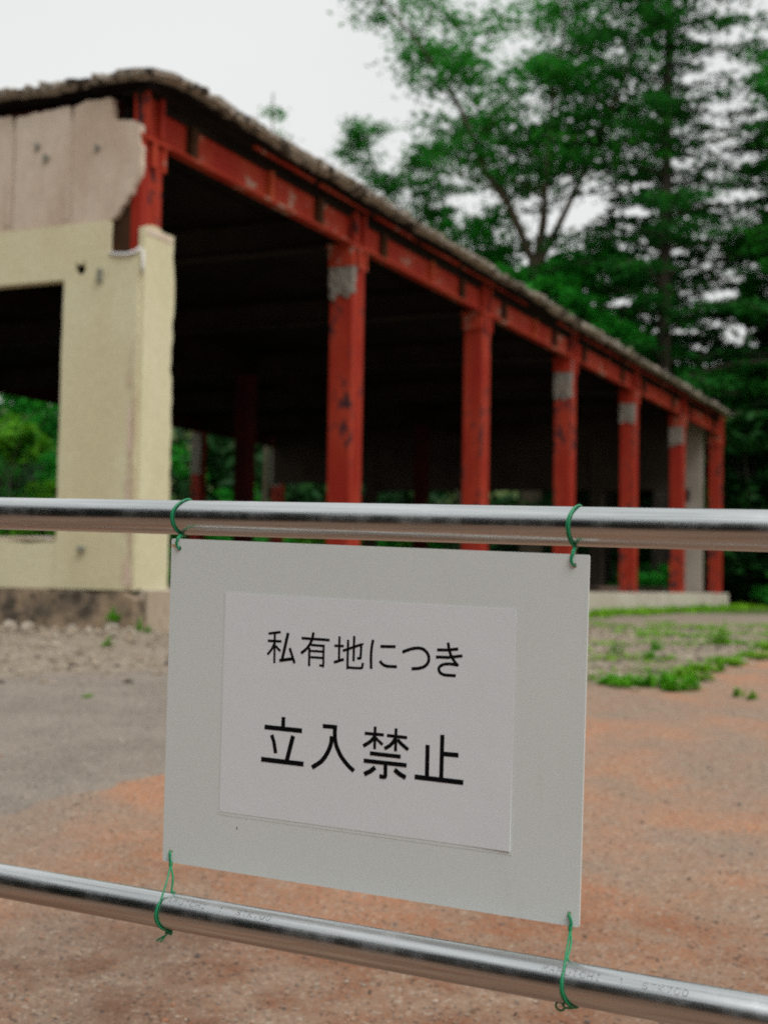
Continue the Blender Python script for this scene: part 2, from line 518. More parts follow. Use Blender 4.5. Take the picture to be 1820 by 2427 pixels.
# darker and browner towards the fence
near = mathn(t, 'MULTIPLY', at.outputs['Alpha'], ramp(t, n2, 0.30, 0.62))
col = mixc(t, mathn(t, 'MULTIPLY', near, 0.85), col, mixc(t, 1.0, col, (0.48, 0.345, 0.28), 'MULTIPLY'))
t.links.new(col, bs.inputs['Base Color'])
bs.inputs['Roughness'].default_value = 0.9
bs.inputs['Specular IOR Level'].default_value = 0.2
hv = voronoi(t, v, 170, 'F1', 'Distance')
h = mathn(t, 'ADD', mathn(t, 'MULTIPLY', hv, -0.6), mathn(t, 'MULTIPLY', n3, 0.6))
bump(t, bs, h, 0.5, 0.004)
M['ground'] = mt
ground = link('ground', gme, M['ground'])
tag(ground, 'worn red and grey asphalt yard running into gravel before the building', 'ground', kind='structure')

# ------------------------------------------------------------------ loose stones
def ico():
    bm = bmesh.new()
    bmesh.ops.create_icosphere(bm, subdivisions=1, radius=1.0)
    V = np.array([v.co[:] for v in bm.verts])
    F = np.array([[v.index for v in f.verts] for f in bm.faces])
    bm.free()
    return V, F
ICO_V, ICO_F = ico()
OCT_V = np.array([(1, 0, 0), (0, 1, 0), (-1, 0, 0), (0, -1, 0), (0, 0, 1), (0, 0, -1)], float)
OCT_F = np.array([(0, 1, 4), (1, 2, 4), (2, 3, 4), (3, 0, 4), (1, 0, 5), (2, 1, 5), (3, 2, 5), (0, 3, 5)])

def scatter_stones(name, px, py, size, bv, bf, flat=0.6):
    n = len(px)
    pz = ground_z(px, py)
    k = len(bv)
    jitter = 1 + (rng.random((n, k, 1)) - 0.5) * 0.55
    sc = np.stack([size * (0.7 + 0.6 * rng.random(n)), size * (0.7 + 0.6 * rng.random(n)), size * flat * (0.7 + 0.6 * rng.random(n))], -1)
    V = bv[None] * jitter * sc[:, None, :]
    a = rng.random(n) * 6.283
    c, s = np.cos(a)[:, None], np.sin(a)[:, None]
    V = np.stack([V[..., 0] * c - V[..., 1] * s, V[..., 0] * s + V[..., 1] * c, V[..., 2]], -1)
    V += np.stack([px, py, pz + size * 0.2], -1)[:, None, :]
    F = bf[None] + (np.arange(n) * k)[:, None, None]
    return mesh_np(name, V.reshape(-1, 3), F.reshape(-1, 3))

def stone_mat(name, cols):
    mt, t, bs = new_mat(name)
    g = t.nodes.new('ShaderNodeNewGeometry')
    cr = t.nodes.new('ShaderNodeValToRGB')
    cr.color_ramp.interpolation = 'CONSTANT'
    el = cr.color_ramp.elements
    while len(el) < len(cols): el.new(0.5)
    for i, c in enumerate(cols):
        el[i].position = i / len(cols)
        el[i].color = (*c, 1)
    t.links.new(g.outputs['Random Per Island'], cr.inputs['Fac'])
    t.links.new(cr.outputs['Color'], bs.inputs['Base Color'])
    bs.inputs['Roughness'].default_value = 0.9
    bs.inputs['Specular IOR Level'].default_value = 0.2
    return mt
M['gravel'] = stone_mat('gravel_stone', [(0.27, 0.22, 0.16), (0.34, 0.28, 0.21), (0.20, 0.16, 0.12), (0.42, 0.36, 0.28), (0.30, 0.235, 0.165), (0.12, 0.10, 0.085), (0.32, 0.26, 0.19)])
M['grit'] = stone_mat('grit', [(0.30, 0.19, 0.13), (0.22, 0.17, 0.14), (0.42, 0.33, 0.25), (0.33, 0.15, 0.085), (0.10, 0.085, 0.08), (0.28, 0.21, 0.16), (0.36, 0.24, 0.16)])

n = 15000
px = rng.uniform(-5.5, 6.5, n)
py = 8.3 + rng.random(n) ** 1.25 * 9
ok = (py > np.interp(px, GRAV_X, GRAV_Y) - 0.1 + rng.normal(0, 0.18, n))
lx = (px - C0[0]) * SX + (py - C0[1]) * SY
ly = (px - C0[0]) * (-SY) + (py - C0[1]) * SX
ok &= ~((lx > -0.35) & (ly > -0.2))
px, py = px[ok], py[ok]
size = 0.008 + 0.030 * rng.random(len(px)) ** 4
_n = 260
_ly = rng.uniform(-0.3, 4.0, _n); _lx = -0.33 - np.abs(rng.normal(0, 0.16, _n))
px = np.concatenate([px, C0[0] + _lx * SX - _ly * SY]); py = np.concatenate([py, C0[1] + _lx * SY + _ly * SX])
size = np.concatenate([size, 0.018 + 0.035 * rng.random(_n) ** 2])
gravel = link('gravel', scatter_stones('gravel', px, py, size, OCT_V, OCT_F), M['gravel'])
tag(gravel, 'loose grey brown gravel spread along the front of the building', 'gravel', kind='stuff')
n = 9000
py = 3.0 + rng.random(n) ** 1.5 * 3.6
px = rng.uniform(-1, 1, n) * (0.35 + py * 0.30)
size = 0.0016 + 0.0050 * rng.random(n) ** 3.5
size[:160] = rng.uniform(0.004, 0.010, 160)
grit = link('grit', scatter_stones('grit', px, py, size, OCT_V, OCT_F), M['grit'])
tag(grit, 'fine loose grit lying on the red asphalt in the foreground', 'grit', kind='stuff')

# dry leaf litter and bits of bark blown about the yard
n = 420
ly_ = 3.1 + rng.random(n) ** 1.3 * 7.0
lx_ = rng.uniform(-1, 1, n) * (0.3 + ly_ * 0.30)
th = rng.random(n) * 6.283
sz = rng.uniform(0.004, 0.013, n) * (0.7 + 0.06 * ly_)
u_ = np.stack([np.cos(th), np.sin(th), rng.uniform(-0.25, 0.35, n)], -1) * sz[:, None]
w_ = np.stack([-np.sin(th), np.cos(th), rng.uniform(-0.3, 0.3, n)], -1) * (sz * rng.uniform(0.15, 0.6, n))[:, None]
c_ = np.stack([lx_, ly_, ground_z(lx_, ly_) + 0.004], -1)
V_ = np.stack([c_ - u_, c_ - w_, c_ + u_, c_ + w_ + np.array([0, 0, 0.002])], 1).reshape(-1, 3)
M['litter'] = stone_mat('dry_litter', [(0.05, 0.038, 0.03), (0.09, 0.06, 0.04), (0.03, 0.026, 0.024), (0.15, 0.10, 0.06), (0.06, 0.05, 0.045)])
litter = link('leaf_litter', mesh_np('leaf_litter', V_, np.arange(n * 4).reshape(-1, 4)), M['litter'])
tag(litter, 'small dry leaves and bark bits scattered over the asphalt', 'litter', kind='stuff')

# single rocks at the foot of the plinth
def rock_mesh(seed, size, flat):
    r = random.Random(seed)
    bm = bmesh.new()
    bmesh.ops.create_icosphere(bm, subdivisions=1, radius=size)
    for vv in bm.verts:
        k = 1 + r.uniform(-0.38, 0.3)
        vv.co = Vector((vv.co.x * k * r.uniform(1.0, 1.1), vv.co.y * k, vv.co.z * k * flat))
    return bm_mesh('rock', bm)
ROCKS = [  # local x,y of the building, size, label
    (-0.42, 0.40, 0.055, 'palest squarish rock at the foot of the plinth under the cream pier'),
    (-0.36, 0.05, 0.075, 'white broken rock directly below the square weed tuft on the plinth'),
    (-0.40, -0.17, 0.050, 'small pinkish rock beside the plinth corner near the sign'),
    (-0.45, 0.86, 0.070, 'flat grey rock leaning against the stained plinth'),
    (-0.40, 1.12, 0.080, 'broad low rock left of the flat grey one by the plinth'),
    (-1.30, 0.95, 0.050, 'yellowish stone lying alone on the gravel left of the pier'),
    (-1.60, 1.30, 0.060, 'pale stone at the left edge of the picture on the gravel'),
    (-1.25, 1.18, 0.040, 'small tan stone on the gravel near the left edge'),
    (-1.45, -0.75, 0.055, 'whitish stone on the gravel just left of the sign board'),
]
for i, (lx, ly, s, lab) in enumerate(ROCKS):
    wx = C0[0] + lx * SX - ly * SY
    wy = C0[1] + lx * SY + ly * SX
    o = link('rock', rock_mesh(i, s, 0.62), M['stone'])
    o.location = (wx, wy, gz(wx, wy) + s * 0.42)
    o.rotation_euler = (0, 0, i * 1.3)
    tag(o, lab, 'rock', 'rocks by the plinth')

# ------------------------------------------------------------------ weeds
def blades(n, rad, h, width, seed, flat=0.6, broad=False):
    """a tuft: n bent leaves, each of three quads"""
    r = np.random.default_rng(seed)
    V, F = [], []
    for i in range(n):
        a = r.uniform(0, 6.283)
        d = rad * math.sqrt(r.random())
        bx, by = d * math.cos(a), d * math.sin(a)
        a2 = a + r.normal(0, 0.9)
        lean = r.uniform(0.15, 1.0) * flat
        hh = h * r.uniform(0.45, 1.0) * (1 - 0.45 * d / max(rad, 1e-6))
        w = width * r.uniform(0.6, 1.2)
        px_, py_ = -math.sin(a2) * w, math.cos(a2) * w
        base = len(V)
        prof = ((0, 0.35, 0), (0.4, 1.0, 0.45), (0.8, 0.85, 0.85), (1.25, 0.1, 0.95)) if broad else ((0, 0.9, 0), (0.25, 1.0, 0.45), (0.6, 0.7, 0.8), (1.1, 0.08, 1.0))
        for (o, ww, zz) in prof:
            cx, cy = bx + math.cos(a2) * o * lean * hh, by + math.sin(a2) * o * lean * hh
            V.append((cx - px_ * ww, cy - py_ * ww, zz * hh))
            V.append((cx + px_ * ww, cy + py_ * ww, zz * hh))
        for k in range(3):
            q = base + 2 * k
            F.append((q, q + 1, q + 3, q + 2))
    return np.array(V), np.array(F)

def weed(x, y, rad, h, n, label, seed, mat='weed', broad=True, width=0.012, cat='weed', zoff=0.0):
    """low leafy plant: small leaves in an uneven dome over short stalks"""
    r = np.random.default_rng(seed)
    nb = max(3, int(rad * 60))
    bc = np.stack([r.normal(0, 0.5, nb) * rad, r.normal(0, 0.42, nb) * rad, np.zeros(nb)], -1)
    bh = h * r.uniform(0.45, 1.0, nb)
    m_ = n * 4
    k = r.integers(0, nb, m_)
    a, q = r.uniform(0, 6.283, m_), np.sqrt(r.random(m_))
    br = (0.25 + 0.5 * r.random(nb))[k] * max(rad, 0.03) * 0.8
    P = bc[k] + np.stack([np.cos(a) * q * br, np.sin(a) * q * br, bh[k] * (1 - 0.75 * q ** 2) * r.uniform(0.35, 1.0, m_)], -1)
    u_ = np.stack([np.cos(a), np.sin(a), r.uniform(-0.1, 0.7, m_)], -1)
    u_ /= np.linalg.norm(u_, axis=1)[:, None]
    w_ = np.stack([-np.sin(a), np.cos(a), r.uniform(-0.5, 0.5, m_)], -1)
    s_ = (width * 0.75 * r.uniform(0.5, 1.3, m_))[:, None]
    V1 = np.stack([P - u_ * s_ * 1.5, P - w_ * s_ * 0.55, P + u_ * s_ * 1.5, P + w_ * s_ * 0.55], 1).reshape(-1, 3)
    F1 = np.arange(m_ * 4).reshape(-1, 4)
    V2, F2 = blades(max(6, n // 8), rad * 0.8, h * 1.25, width * 0.22, seed)
    o = empty('weed_tuft', (x, y, gz(x, y) - 0.004 + zoff), 0, label, cat, 'weed tufts growing in the yard')
    link('leaves', mesh_np('leaves', np.concatenate([V1, V2]), np.concatenate([F1, F2 + len(V1)])), M[mat], o)['kind'] = 'stuff'
    return o

# ------------------------------------------------------------------ the building (local x along the colonnade, y into the depth, z up from its ground)
B = empty('derelict_building', tuple(C0), math.pi / 2 - AZ,
          'gutted flat roofed building with red steel colonnade and broken cream corner', 'building')
BAY = 4.33
def cx1(n): return 0.19 + BAY * n      # far edge of column n
def cx0(n): return cx1(n) - 0.325      # near edge
EYE_L = 26.45
# floor and plinth
box('floor_slab', -0.1, EYE_L, -0.11, 13.25, -0.15, 0.375, M['slab'], B, 0.012)
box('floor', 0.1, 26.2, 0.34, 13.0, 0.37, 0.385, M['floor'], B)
pl = jag([(-0.13, -0.12, 0.0), (-0.13, 0.28, 0.02), (-0.02, 0.345, 0.016), (0.30, 0.335, 0.016), (0.55, 0.352, 0.012), (1.4, 0.360, 0.008), (6.6, 0.362, 0.0), (6.6, -0.12, 0.0)], 0.07, 0.01, 3)
plate('plinth', pl, 'x', -0.29, -0.104, M['plinth'], B)

# steel columns: an H section whose open side faces out
def column_mesh(bw=0.325, bd=0.28, z0=0.37, z1=4.43):
    bm = bmesh.new()
    prof = [(0, 0), (0.105, 0), (0.115, 0.02), (bw - 0.115, 0.02), (bw - 0.105, 0), (bw, 0), (bw, bd), (bw - 0.1, bd), (bw - 0.11, bd - 0.04), (0.11, bd - 0.04), (0.1, bd), (0, bd)]
    zs = [z0, z0 + 1.3, z0 + 2.7, z1]
    rows = [[bm.verts.new((x, y, z)) for x, y in prof] for z in zs]
    for a, b in zip(rows[:-1], rows[1:]):
        for i in range(len(prof)):
            j = (i + 1) % len(prof)
            bm.faces.new((a[i], a[j], b[j], b[i]))
    bm.faces.new(rows[0]); bm.faces.new(rows[-1])
    return bm_mesh('column', bm)
colm = column_mesh()
colm.materials.append(M['red'])
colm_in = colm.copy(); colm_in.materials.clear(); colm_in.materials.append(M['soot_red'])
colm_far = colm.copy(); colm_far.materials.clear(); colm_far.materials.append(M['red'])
capm = bmesh.new()
add_box(capm, -0.05, 0.385, -0.035, 0.32, 4.385, 4.418)
add_box(capm, -0.03, 0.02, -0.02, 0.30, 4.16, 4.384)
add_box(capm, 0.13, 0.20, -0.03, -0.001, 4.16, 4.384)
add_box(capm, 0.315, 0.365, -0.02, 0.30, 4.16, 4.384)
capm = bm_mesh('bracket', capm); capm.materials.append(M['red_beam'])
def mortar_mesh(seed, z0, z1):
    r = random.Random(seed)
    bm = bmesh.new()
    ys_, zs_ = np.linspace(-0.012, 0.292, 6), np.linspace(z0, z1, 7)
    for side in (0, 1):
        pass
    g = [[bm.verts.new((-0.022 + r.uniform(-0.008, 0.008), y, z + (r.uniform(-0.07, 0.05) if k == 0 else 0))) for y in ys_] for k, z in enumerate(zs_)]
    for k in range(6):
        for i in range(5):
            bm.faces.new((g[k][i], g[k][i + 1], g[k + 1][i + 1], g[k + 1][i]))
    # turn round the outer corner a little
    e = [bm.verts.new((0.0 + r.uniform(0.03, 0.10), -0.014, v_[0].co.z)) for v_ in g]
    for k in range(6):
        bm.faces.new((e[k], g[k][0], g[k + 1][0], e[k + 1]))
    w = [bm.verts.new((0.004, ys_[-1], v_[-1].co.z)) for v_ in g]
    for k in range(6):
        bm.faces.new((g[k][5], w[k], w[k + 1], g[k + 1][5]))
    bot = [bm.verts.new((0.004, y, g[0][i].co.z)) for i, y in enumerate(ys_)]
    for i in range(5):
        bm.faces.new((g[0][i], bot[i], bot[i + 1], g[0][i + 1]))
    return bm_mesh('mortar_patch', bm)
MORTAR = {1: (3.82, 4.16), 3: (3.72, 4.40), 4: (3.80, 4.40), 5: (3.72, 4.41)}
for nn in range(7):
    c = link('column', colm, None, B); c.location = (cx0(nn), 0, 0)
    b = link('bracket', capm, None, c)
    if nn in MORTAR:
        z0_, z1_ = MORTAR[nn]
        tag(link('mortar_patch', mortar_mesh(nn, z0_, z1_), M['mortar'], c), 'grey mortar left clinging to the top of the red column')
for nn in range(7):
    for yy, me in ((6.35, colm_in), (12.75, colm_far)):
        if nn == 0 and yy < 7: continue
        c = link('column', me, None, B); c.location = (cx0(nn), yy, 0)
        if yy > 7 and nn in (4, 5, 6):
            link('mortar_patch', mortar_mesh(nn + 20, 3.3, 4.4), M['mortar'], c)

box('rusted_flange', cx0(0) - 0.006, cx0(0) - 0.001, 0.10, 0.30, 3.3, 4.42, M['rust_dark'], B)  # added dark plate, the recess shade beside the column put into its colour
# outer beam along the colonnade, bay by bay, with stiffeners
def beam_bay(x0, x1, yoff, mat, parent, rust, seed):
    r = random.Random(seed)
    L = x1 - x0
    bm = bmesh.new()
    add_box(bm, 0, L, 0.0, 0.115, 4.42, 4.445)
    add_box(bm, 0, L, 0.075, 0.09, 4.4452, 4.80)
    o = link('beam', bm_mesh('beam', bm), mat, parent)
    o.location = (x0, yoff, 0)
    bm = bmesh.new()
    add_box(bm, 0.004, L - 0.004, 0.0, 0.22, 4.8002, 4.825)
    add_box(bm, 0.004, L - 0.004, 0.04, 0.074, 4.745, 4.80)  # added dark strip, the shaded gap under the roof put into its colour
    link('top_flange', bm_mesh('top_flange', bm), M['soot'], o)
    if rust:
        for k, fx in enumerate((0.19, 0.53, 0.79)):
            xx = L * fx + r.uniform(-0.05, 0.05)
            hw_ = 0.055 if k != 1 else 0.02
            box('stiffener', xx - hw_, xx + hw_, 0.006, 0.0745, 4.446, 4.744, M['rust_dark'] if k != 1 else M['orange_rust'], o)  # shade on the stiffener sides painted into the dark brown ones
    return o
for nn in range(6):
    a = cx0(nn) if nn == 0 else cx1(nn) - 0.168
    o = beam_bay(cx1(nn) - 0.168 if nn else cx0(0), cx1(nn + 1) - 0.168 if nn < 5 else cx1(6), 0.0, M['red_beam'], B, True, nn)
for nn in range(7):   # joint plates where the columns meet the beam
    xx = cx0(nn)
    bm = bmesh.new()
    add_box(bm, xx + 0.03, xx + 0.075, -0.03, 0.0745, 4.447, 4.82)
    add_box(bm, xx + 0.26, xx + 0.305, -0.03, 0.0745, 4.447, 4.82)
    add_box(bm, xx + 0.0752, xx + 0.2598, 0.03, 0.074, 4.447, 4.82)
    link('joint_plate', bm_mesh('joint_plate', bm), M['red'], B)
# thin red edge angle under the roof, broken in places
for nn in range(6):
    for k in range(3):
        if (nn, k) in ((0, 0), (2, 1)): continue
        x0_ = cx1(nn) + k * BAY / 3 + 0.05
        box('edge_angle', x0_, x0_ + BAY / 3 - 0.12, -0.105, -0.08, 4.815, 4.848, M['red_beam'], B)
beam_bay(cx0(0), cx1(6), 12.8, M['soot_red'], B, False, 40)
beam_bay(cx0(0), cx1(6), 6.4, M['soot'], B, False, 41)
for nn in range(7):   # cross beams
    xx = cx0(nn) + 0.168
    bm = bmesh.new()
    add_box(bm, xx - 0.09, xx + 0.09, 0.26, 12.79, 4.43, 4.447)
    add_box(bm, xx - 0.009, xx + 0.009, 0.26, 12.79, 4.4472, 4.78)
    add_box(bm, xx - 0.09, xx + 0.09, 0.26, 12.79, 4.7802, 4.796)
    link('cross_beam', bm_mesh('cross_beam', bm), M['grey_steel'], B)
for k in range(11):
    yy = 1.1 + k * 1.07
    box('purlin', 0.2, 26.1, yy - 0.03, yy + 0.03, 4.797, 4.824, M['soot'], B)

# roof: deck, felt edge, weathered crust
box('roof_deck', -0.14, 25.55, -0.10, 13.2, 4.8265, 4.865, M['deck'], B)
def rough_strip(name, path, width, z0, z1, seed, mat, parent, amp=0.03, step=0.07, lumps=0.0):
    """a strip with a ragged upper edge following path (list of local (x,y)); outward side is to the right of travel"""
    r = np.random.default_rng(seed)
    pts = []
    for (ax, ay), (bx, by) in zip(path[:-1], path[1:]):
        L = math.hypot(bx - ax, by - ay)
        k = max(1, int(L / step))
        for j in range(k):
            t_ = j / k
            pts.append((ax + (bx - ax) * t_, ay + (by - ay) * t_))
    pts.append(path[-1])
    pts = np.array(pts)
    n = len(pts)
    d = np.gradient(pts, axis=0)
    d /= np.linalg.norm(d, axis=1)[:, None] + 1e-9
    nrm = np.stack([d[:, 1], -d[:, 0]], -1)
    s = np.arange(n) * step
    def wv(sc, sd): return vnoise(s, s * 0 + sd, sc, seed) - 0.5
    top = z1 + wv(1.1, 1) * amp * 2.0 + wv(5.0, 2) * amp * 1.6 + r.normal(0, amp * 0.25, n)
    outw = wv(2.2, 3) * 0.05 + r.normal(0, 0.008, n) + wv(6, 9) * 0.04
    prof = [(outw - 0.05, z0 + wv(3, 6) * amp * 1.4 + wv(0.7, 11) * amp * 1.2), (outw + 0.02, z0 + (z1 - z0) * 0.25 + wv(4, 7) * amp * 0.5), (outw + 0.03 + wv(7, 8) * 0.03, z0 + (z1 - z0) * 0.65 + wv(5, 5) * amp),
            (outw - 0.03, top - 0.01), (outw - 0.14, top + 0.015 + wv(3, 4) * amp), (np.full(n, -width), np.full(n, z1 - 0.04)), (np.full(n, -width), np.full(n, z0))]
    rows = []
    for o_, z_ in prof:
        rows.append(np.stack([pts[:, 0] + nrm[:, 0] * o_, pts[:, 1] + nrm[:, 1] * o_, np.broadcast_to(z_, n)], -1))
    V = np.stack(rows, 1).reshape(-1, 3)
    K = len(prof)
    ii = np.arange(n - 1)
    F = []
    for k in range(K):
        k2 = (k + 1) % K
        F.append(np.stack([ii * K + k, (ii + 1) * K + k, (ii + 1) * K + k2, ii * K + k2], -1))
    me = mesh_np(name, V, np.concatenate(F))
    return link(name, me, mat, parent)
corner = [(0.05 - 0.30 * math.cos(a) , -0.02 - 0.26 * math.sin(a)) for a in np.linspace(0, math.pi / 2, 7)]
edge_path = [(-0.25, 13.3), (-0.25, -0.02)] + corner[1:-1] + [(0.05, -0.28), (25.25, -0.28), (25.25, 13.3)]
inner = [(-0.17, 13.2), (-0.17, 0.15)] + [(0.2 - 0.37 * math.cos(a), 0.15 - 0.33 * math.sin(a)) for a in np.linspace(0, math.pi / 2, 6)][1:-1] + [(0.20, -0.16), (25.2, -0.16), (25.2, 13.2)]
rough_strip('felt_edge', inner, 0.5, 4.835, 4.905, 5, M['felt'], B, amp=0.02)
crust = rough_strip('roof_crust', edge_path, 0.7, 4.88, 4.985, 8, M['rooftop'], B, amp=0.029, step=0.05)
box('roof_top', 0.3, 25.2, 0.3, 12.7, 4.87, 4.94, M['rooftop'], B)
# lumps of crust on the rim
r_ = np.random.default_rng(21)
lump_v, lump_f = [], []
for k in range(520):
    if r_.random() < 0.25: lx, ly = -0.22 + r_.normal(0, 0.05), r_.uniform(0.1, 5.0)
    else: lx, ly = 0.2 + 26.2 * r_.random() ** 1.3, -0.24 + r_.normal(0, 0.05)
    s = r_.uniform(0.012, 0.042)
    V_ = ICO_V * (1 + (r_.random((len(ICO_V), 1)) - 0.5) * 0.6) * np.array([s * r_.uniform(1, 2.4), s * r_.uniform(1, 1.8), s * 0.8]) + np.array([lx, ly, 4.955 + r_.uniform(-0.03, 0.012)])
    lump_f.append(ICO_F + len(ICO_V) * k); lump_v.append(V_)
tag(link('crust_crumbs', mesh_np('crust_crumbs', np.concatenate(lump_v), np.concatenate(lump_f)), M['rooftop'], crust), kind='stuff')

# ---- the near short face: panels, lintel, pier, low wall
XF = -0.20
panel1 = jag([(0.70, 3.652, 0.0), (0.702, 4.735, 0.012), (0.56, 4.775, 0.008), (0.30, 4.765, 0.006), (0.278, 4.565, 0.01), (0.06, 4.535, 0.008), (-0.012, 4.50, 0.006), (-0.028, 4.12, 0.014), (0.016, 3.977, 0.014), (0.132, 3.80, 0.014), (0.235, 3.672, 0.003), (0.30, 3.652, 0.0)], 0.05, 0.008, 1)
plate('wall_panel', panel1, 'x', XF, XF + 0.085, M['panel'], B)
for k in range(8):
    y0_, y1_ = 0.708 + 0.668 * k, 0.708 + 0.668 * (k + 1) - 0.016
    po = jag([(y1_, 3.652, 0.0), (y1_, 4.69 + 0.03 * (k % 3 == 1), 0.006), (y1_ - 0.03, 4.72, 0.010), (y0_ + 0.05, 4.745, 0.008), (y0_ + 0.012, 4.60, 0.006), (y0_, 4.56, 0.0), (y0_, 3.652, 0.0)], 0.06, 0.006, 10 + k)
    pn = plate('wall_panel', po, 'x', XF + 0.002 * (k % 2), XF + 0.085, M['panel'], B)
    box('joint_rib', y0_ * 0 + XF - 0.006, XF - 0.0005, y0_ + 0.02, y0_ + 0.075, 3.70, 4.16 - 0.02 * k, M['panel'], pn)
for (yy, zz, s) in ((1.091, 4.411, 0.03), (0.992, 4.294, 0.034), (0.429, 4.327, 0.030)):
    bm = bmesh.new()
    bmesh.ops.create_cone(bm, cap_ends=True, segments=8, radius1=s, radius2=s * 0.75, depth=0.03, matrix=Matrix.Translation((XF - 0.008, yy, zz)) @ Matrix.Rotation(math.pi / 2, 4, 'Y'))
    link('fixing_plug', bm_mesh('fixing_plug', bm), M['outlet'], B)
hole = [(0.517, 3.315), (0.530, 3.262), (0.515, 3.225), (0.545, 3.188), (0.60, 3.180), (0.632, 3.218), (0.636, 3.318), (0.612, 3.282), (0.570, 3.272)]
pier = jag([(-0.085, 0.362, 0.0), (-0.06, 1.2, 0.004), (-0.045, 3.0, 0.004), (-0.035, 3.345, 0.006), (0.10, 3.33, 0.008), (0.268, 3.36, 0.004), (0.272, 3.50, 0.006), (0.262, 3.648, 0.0), (0.752, 3.648, 0.0), (0.752, 3.152, 0.004), (0.76, 2.2, 0.006), (0.77, 0.368, 0.0)], 0.12, 0.005, 5)
plate('corner_pier', pier, 'x', XF - 0.012, XF + 0.03, M['cream'], B, holes=[hole])
ret = jag([(-0.186, 0.372, 0.0), (0.31, 0.372, 0.012), (0.30, 0.85, 0.012), (0.298, 1.9, 0.016), (0.27, 2.55, 0.02), (0.305, 2.88, 0.016), (0.312, 3.1, 0.014), (0.268, 3.39, 0.014), (0.278, 3.58, 0.006), (0.10, 3.57, 0.02), (0.05, 3.60, 0.015), (-0.02, 3.61, 0.01), (-0.10, 3.60, 0.006), (-0.19, 3.56, 0.006), (-0.186, 3.35, 0.0)], 0.09, 0.012, 6)
retp = plate('pier_return', ret, 'y', -0.088, -0.028, M['cream'], B)
plate('pier_foot', jag([(-0.10, -0.1, 0), (0.345, -0.1, 0.015), (0.33, 0.366, 0.0), (-0.10, 0.366, 0)], 0.08, 0.01, 77), 'y', -0.150, -0.1105, M['foot'], B)
box('broken_cap', -0.17, 0.26, -0.095, -0.005, 3.50, 3.575, M['broken'], retp, 0.012)
# white filler along the notch and down the arris
bm = bmesh.new()
wf = tube_arrays([(XF - 0.02, 0.262, 3.352), (XF - 0.022, 0.17, 3.333), (XF - 0.022, 0.06, 3.325), (XF - 0.02, -0.03, 3.345), (XF - 0.016, -0.062, 3.38)], [0.012, 0.015, 0.017, 0.018, 0.012], 7)
vs = [bm.verts.new(p) for p in wf[0]]
for f in wf[1]:
    q = list(dict.fromkeys(f)); bm.faces.new([vs[i] for i in q])
link('white_filler', bm_mesh('white_filler', bm, True), M['white_fill'], B)
link('white_filler', tube_mesh('white_filler', [([(XF - 0.012, -0.085, 3.36), (XF - 0.010, -0.09, 3.27), (XF - 0.012, -0.090, 3.21), (XF - 0.004, -0.086, 3.14)], [0.010, 0.014, 0.016, 0.006])], 7), M['white_fill'], B)
# peeled pink strips on the arris of the pier
for i, (za, zb_, w) in enumerate(((0.40, 0.66, 0.075), (1.55, 2.05, 0.04), (1.05, 1.40, 0.03))):
    ol = jag([(0.06, za), (0.06 - w * 1.4, za + 0.02), (0.05 - w, (za + zb_) / 2), (0.05 - w * 0.5, zb_), (0.055, zb_ - 0.05), (0.06 - w * 0.2, (za + zb_) / 2)], 0.05, 0.012, 30 + i)
    plate('peeled_patch', [(y_ - 0.02, z_) for y_, z_ in ol], 'x', XF - 0.0145, XF - 0.0125, M['broken'], B)
box('outlet_box', XF - 0.05, XF - 0.0125, 0.33, 0.372, 3.10, 3.215, M['outlet'], B, 0.004)
box('pipe_stub', XF - 0.07, XF - 0.0125, 0.44, 0.50, 0.70, 0.75, M['outlet'], B, 0.008)
lint = [(0.753, 3.652 - 0.004), (6.3, 3.648), (6.3, 3.152), (0.753, 3.152)]
plate('lintel', lint, 'x', XF - 0.010, XF + 0.12, M['cream'], B)
lw = jag([(0.771, 0.368, 0.0), (0.771, 0.79, 0.006), (1.1, 0.775, 0.012), (1.35, 0.80, 0.012), (6.3, 0.78, 0.0), (6.3, 0.368, 0.0)], 0.12, 0.006, 9)
lwo = plate('low_wall', lw, 'x', XF - 0.004, XF + 0.11, M['cream'], B)
box('sill', XF + 0.0, XF + 0.14, 0.80, 6.2, 0.80, 0.83, M['broken'], lwo, 0.006)
far_pier = [(6.302, 0.368), (6.302, 3.648), (6.95, 3.648), (6.95, 0.368)]
plate('corner_pier', far_pier, 'x', XF - 0.012, XF + 0.10, M['cream'], B)
box('head_beam', XF + 0.09, XF + 0.12 + 0.1, 0.31, 12.7, 4.45, 4.79, M['soot_red'], B)

# ---- far short wall with its openings
XE = 25.38
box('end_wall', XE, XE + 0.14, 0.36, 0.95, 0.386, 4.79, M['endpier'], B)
box('wall_hole', XE - 0.03, XE - 0.002, 0.66, 0.76, 2.70, 3.00, M['black'], B)  # black block painting the darkness inside a hole in the wall
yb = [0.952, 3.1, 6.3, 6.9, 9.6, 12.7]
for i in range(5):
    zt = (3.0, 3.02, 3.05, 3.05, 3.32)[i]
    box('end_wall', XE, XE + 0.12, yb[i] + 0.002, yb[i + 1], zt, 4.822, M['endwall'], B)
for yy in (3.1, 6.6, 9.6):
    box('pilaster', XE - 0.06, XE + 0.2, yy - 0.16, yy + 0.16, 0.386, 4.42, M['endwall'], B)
box('sill_wall', XE + 0.01, XE + 0.12, 0.952, 12.7, 0.386, 0.52, M['endwall'], B)
